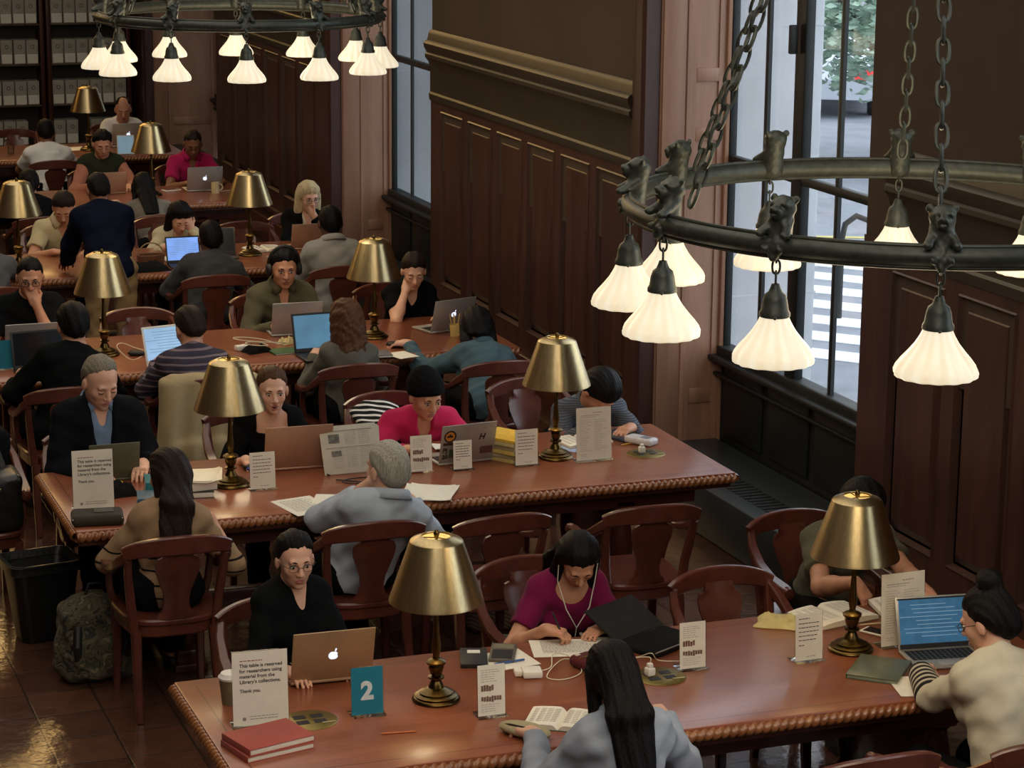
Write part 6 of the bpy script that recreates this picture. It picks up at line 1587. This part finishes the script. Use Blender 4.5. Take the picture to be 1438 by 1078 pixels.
# black bin
r = thing('waste_bin', (1.71, 11.30, 0), R_(8), 'black plastic waste bin on the tiled floor at the end of the second table', 'bin')
q = MB()
def rr(w, d, z, c=.05):
    out = []
    for sx_, sy_, a0 in ((1, 1, 0), (-1, 1, PI/2), (-1, -1, PI), (1, -1, 1.5*PI)):
        for k in range(5):
            a = a0+k*PI/8; out.append((sx_*(w-c)+c*math.cos(a), sy_*(d-c)+c*math.sin(a), z))
    return out
q.rings([rr(.115, .095, 0), rr(.12, .10, .01), rr(.165, .135, .385), rr(.178, .148, .39), rr(.180, .150, .405), rr(.170, .140, .408), rr(.160, .130, .39), rr(.112, .092, .02)]); q.build('bin', m_plain((24, 26, 26), .4), r)
q = MB(); q.rings([rr(.150, .120, .375), rr(.168, .138, .41), rr(.176, .146, .41), rr(.178, .148, .36)], cap=False); q.build('liner', m_plain((34, 36, 36), .3, 0, .3, 60, .4), r)
# camouflage rucksack
def m_camo():
    t = NT('camouflage'); v = t.coord(); n = t.noise(v, 14, 3, .6, 1.5)
    rp = t.n('ShaderNodeValToRGB'); rp.color_ramp.interpolation = 'CONSTANT'; e = rp.color_ramp.elements
    for i, (p, c) in enumerate(((0, (40, 40, 32)), (.42, (84, 76, 56)), (.52, (58, 60, 44)), (.6, (110, 98, 74)))):
        if i >= 2: e.new(p)
        e[i].position = p; e[i].color = (*lin(c), 1)
    t.link(n, rp.inputs['Fac']); t.base(rp.outputs['Color']); t.set(Roughness=.9); t.bump(t.noise(v, 25, 3), .5, .02); return t.m
CAMO = m_camo()
bx_, by_ = 1.86, 10.66
o = sdf_thing('backpack', [P_bx((bx_, by_, .18), (.12, .07, .13), None, .05, .05), P_bx((bx_, by_-.10, .13), (.09, .03, .07), None, .03, .04), P_el((bx_, by_, .34), (.13, .09, .08), k=.06), P_rc((bx_-.16, by_-.03, .08), (bx_-.15, by_-.03, .2), .05, .05, .03), P_rc((bx_+.16, by_-.03, .08), (bx_+.15, by_-.03, .2), .05, .05, .03)], .009, CAMO, 'camouflage backpack on the floor beside the waste bin', 'backpack', lambda x, y, z: .005*np.sin(50*x+20*z)*np.sin(45*z))
q = MB(); q.tube([(bx_-.05, by_-.02, .40), (bx_-.03, by_-.02, .46), (bx_+.03, by_-.02, .46), (bx_+.05, by_-.02, .40)], .008, 8); q.build('handle', BLACK, o)
for e in (-1, 1):
    q = MB(); q.tube([(bx_+e*.095, by_-.08, .34), (bx_+e*.115, by_-.16, .2), (bx_+e*.10, by_-.13, .07)], .010, 8, flat=2); q.build('strap', BLACK, o)
# black bag and coat on the chair at the table end
bx0, by0 = 1.50, 11.72
o = sdf_thing('shoulder_bag', [P_bx((bx0, by0, .60), (.15, .09, .11), None, .035, .04), P_el((bx0, by0, .70), (.14, .09, .06), k=.05)], .009, m_plain((26, 27, 27), .35, 0, .2, 30), 'black shoulder bag with silver clasps sitting on the chair at the table end', 'bag', lambda x, y, z: .004*np.sin(40*x+35*z))
for dx in (-.05, .06):
    q = MB(); q.box((bx0+dx, by0-.135, .68), (.03, .012, .022), b=.004); q.build('clasp', m_plain((190, 176, 130), .25, .9), o)
q = MB(); q.tube([(bx0-.14, by0, .70), (bx0-.17, by0+.03, .86), (bx0-.12, by0+.10, .90), (bx0+.08, by0+.08, .84), (bx0+.12, by0+.02, .70)], .012, 8, flat=2); q.build('strap', BLACK, o)
sdf_thing('black_coat', [P_bx((1.44, 12.10, .64), (.20, .05, .20), None, .04, .05), P_rc((1.28, 12.12, .86), (1.60, 12.12, .86), .05, .05, .04), P_fl((1.62, 12.04, .82), (1.66, 11.96, .45), .06, .07, .05, .05, (1, 0, 0), .04)], .010, m_cloth((24, 24, 27)), 'black coat hung over the back of the chair at the table end', 'coat', lambda x, y, z: .008*np.sin(40*x+6*z))
# bags on the floor
sdf_thing('tote_bag', [P_bx((3.62, 9.72, .14), (.13, .05, .11), None, .03, .05), P_el((3.62, 9.72, .27), (.13, .06, .05), k=.05)], .009, m_cloth((78, 84, 70)), 'grey-green tote bag on the floor behind the empty chair', 'bag', lambda x, y, z: .006*np.sin(40*x+25*z))
sdf_thing('patterned_bag', [P_bx((3.90, 10.75, .12), (.14, .08, .08), None, .04, .05), P_el((3.90, 10.75, .22), (.12, .08, .06), k=.05)], .009, m_stripe((120, 96, 84), (70, 56, 54), 60, .4, (.5, .3, .8)), 'patterned brown bag on the floor under the second table', 'bag', lambda x, y, z: .006*np.sin(40*x+30*z))
# ------------------------------------------------------------------ light
w = bpy.data.worlds.new('world'); SC.world = w; w.use_nodes = True
bg = w.node_tree.nodes['Background']; bg.inputs['Color'].default_value = (.86, .93, 1.0, 1); bg.inputs['Strength'].default_value = 2.6
def area(name, loc, rot, sx, sy, e, col):
    li = bpy.data.lights.new(name, 'AREA'); li.shape = 'RECTANGLE'; li.size = sx; li.size_y = sy; li.energy = e; li.color = col
    o = bpy.data.objects.new(name, li); COL.objects.link(o); o.location = loc; o.rotation_euler = rot; return o
area('overhead_fill', (1.5, 12.5, 6.9), (0, 0, 0), 5, 21, 360, (1, .89, .74))  # warm fill added overhead, standing in for unseen room lamps
area('front_fill', (.5, .4, 6.6), (math.radians(52), 0, 0), 6, 3, 130, (1, .90, .78))  # fill added above the camera to brighten faces turned this way
SC.view_settings.view_transform = 'Standard'; SC.view_settings.look = 'None'
SC.view_settings.exposure = 0.28; SC.view_settings.gamma = 1.0; SC.view_settings.use_curve_mapping = False
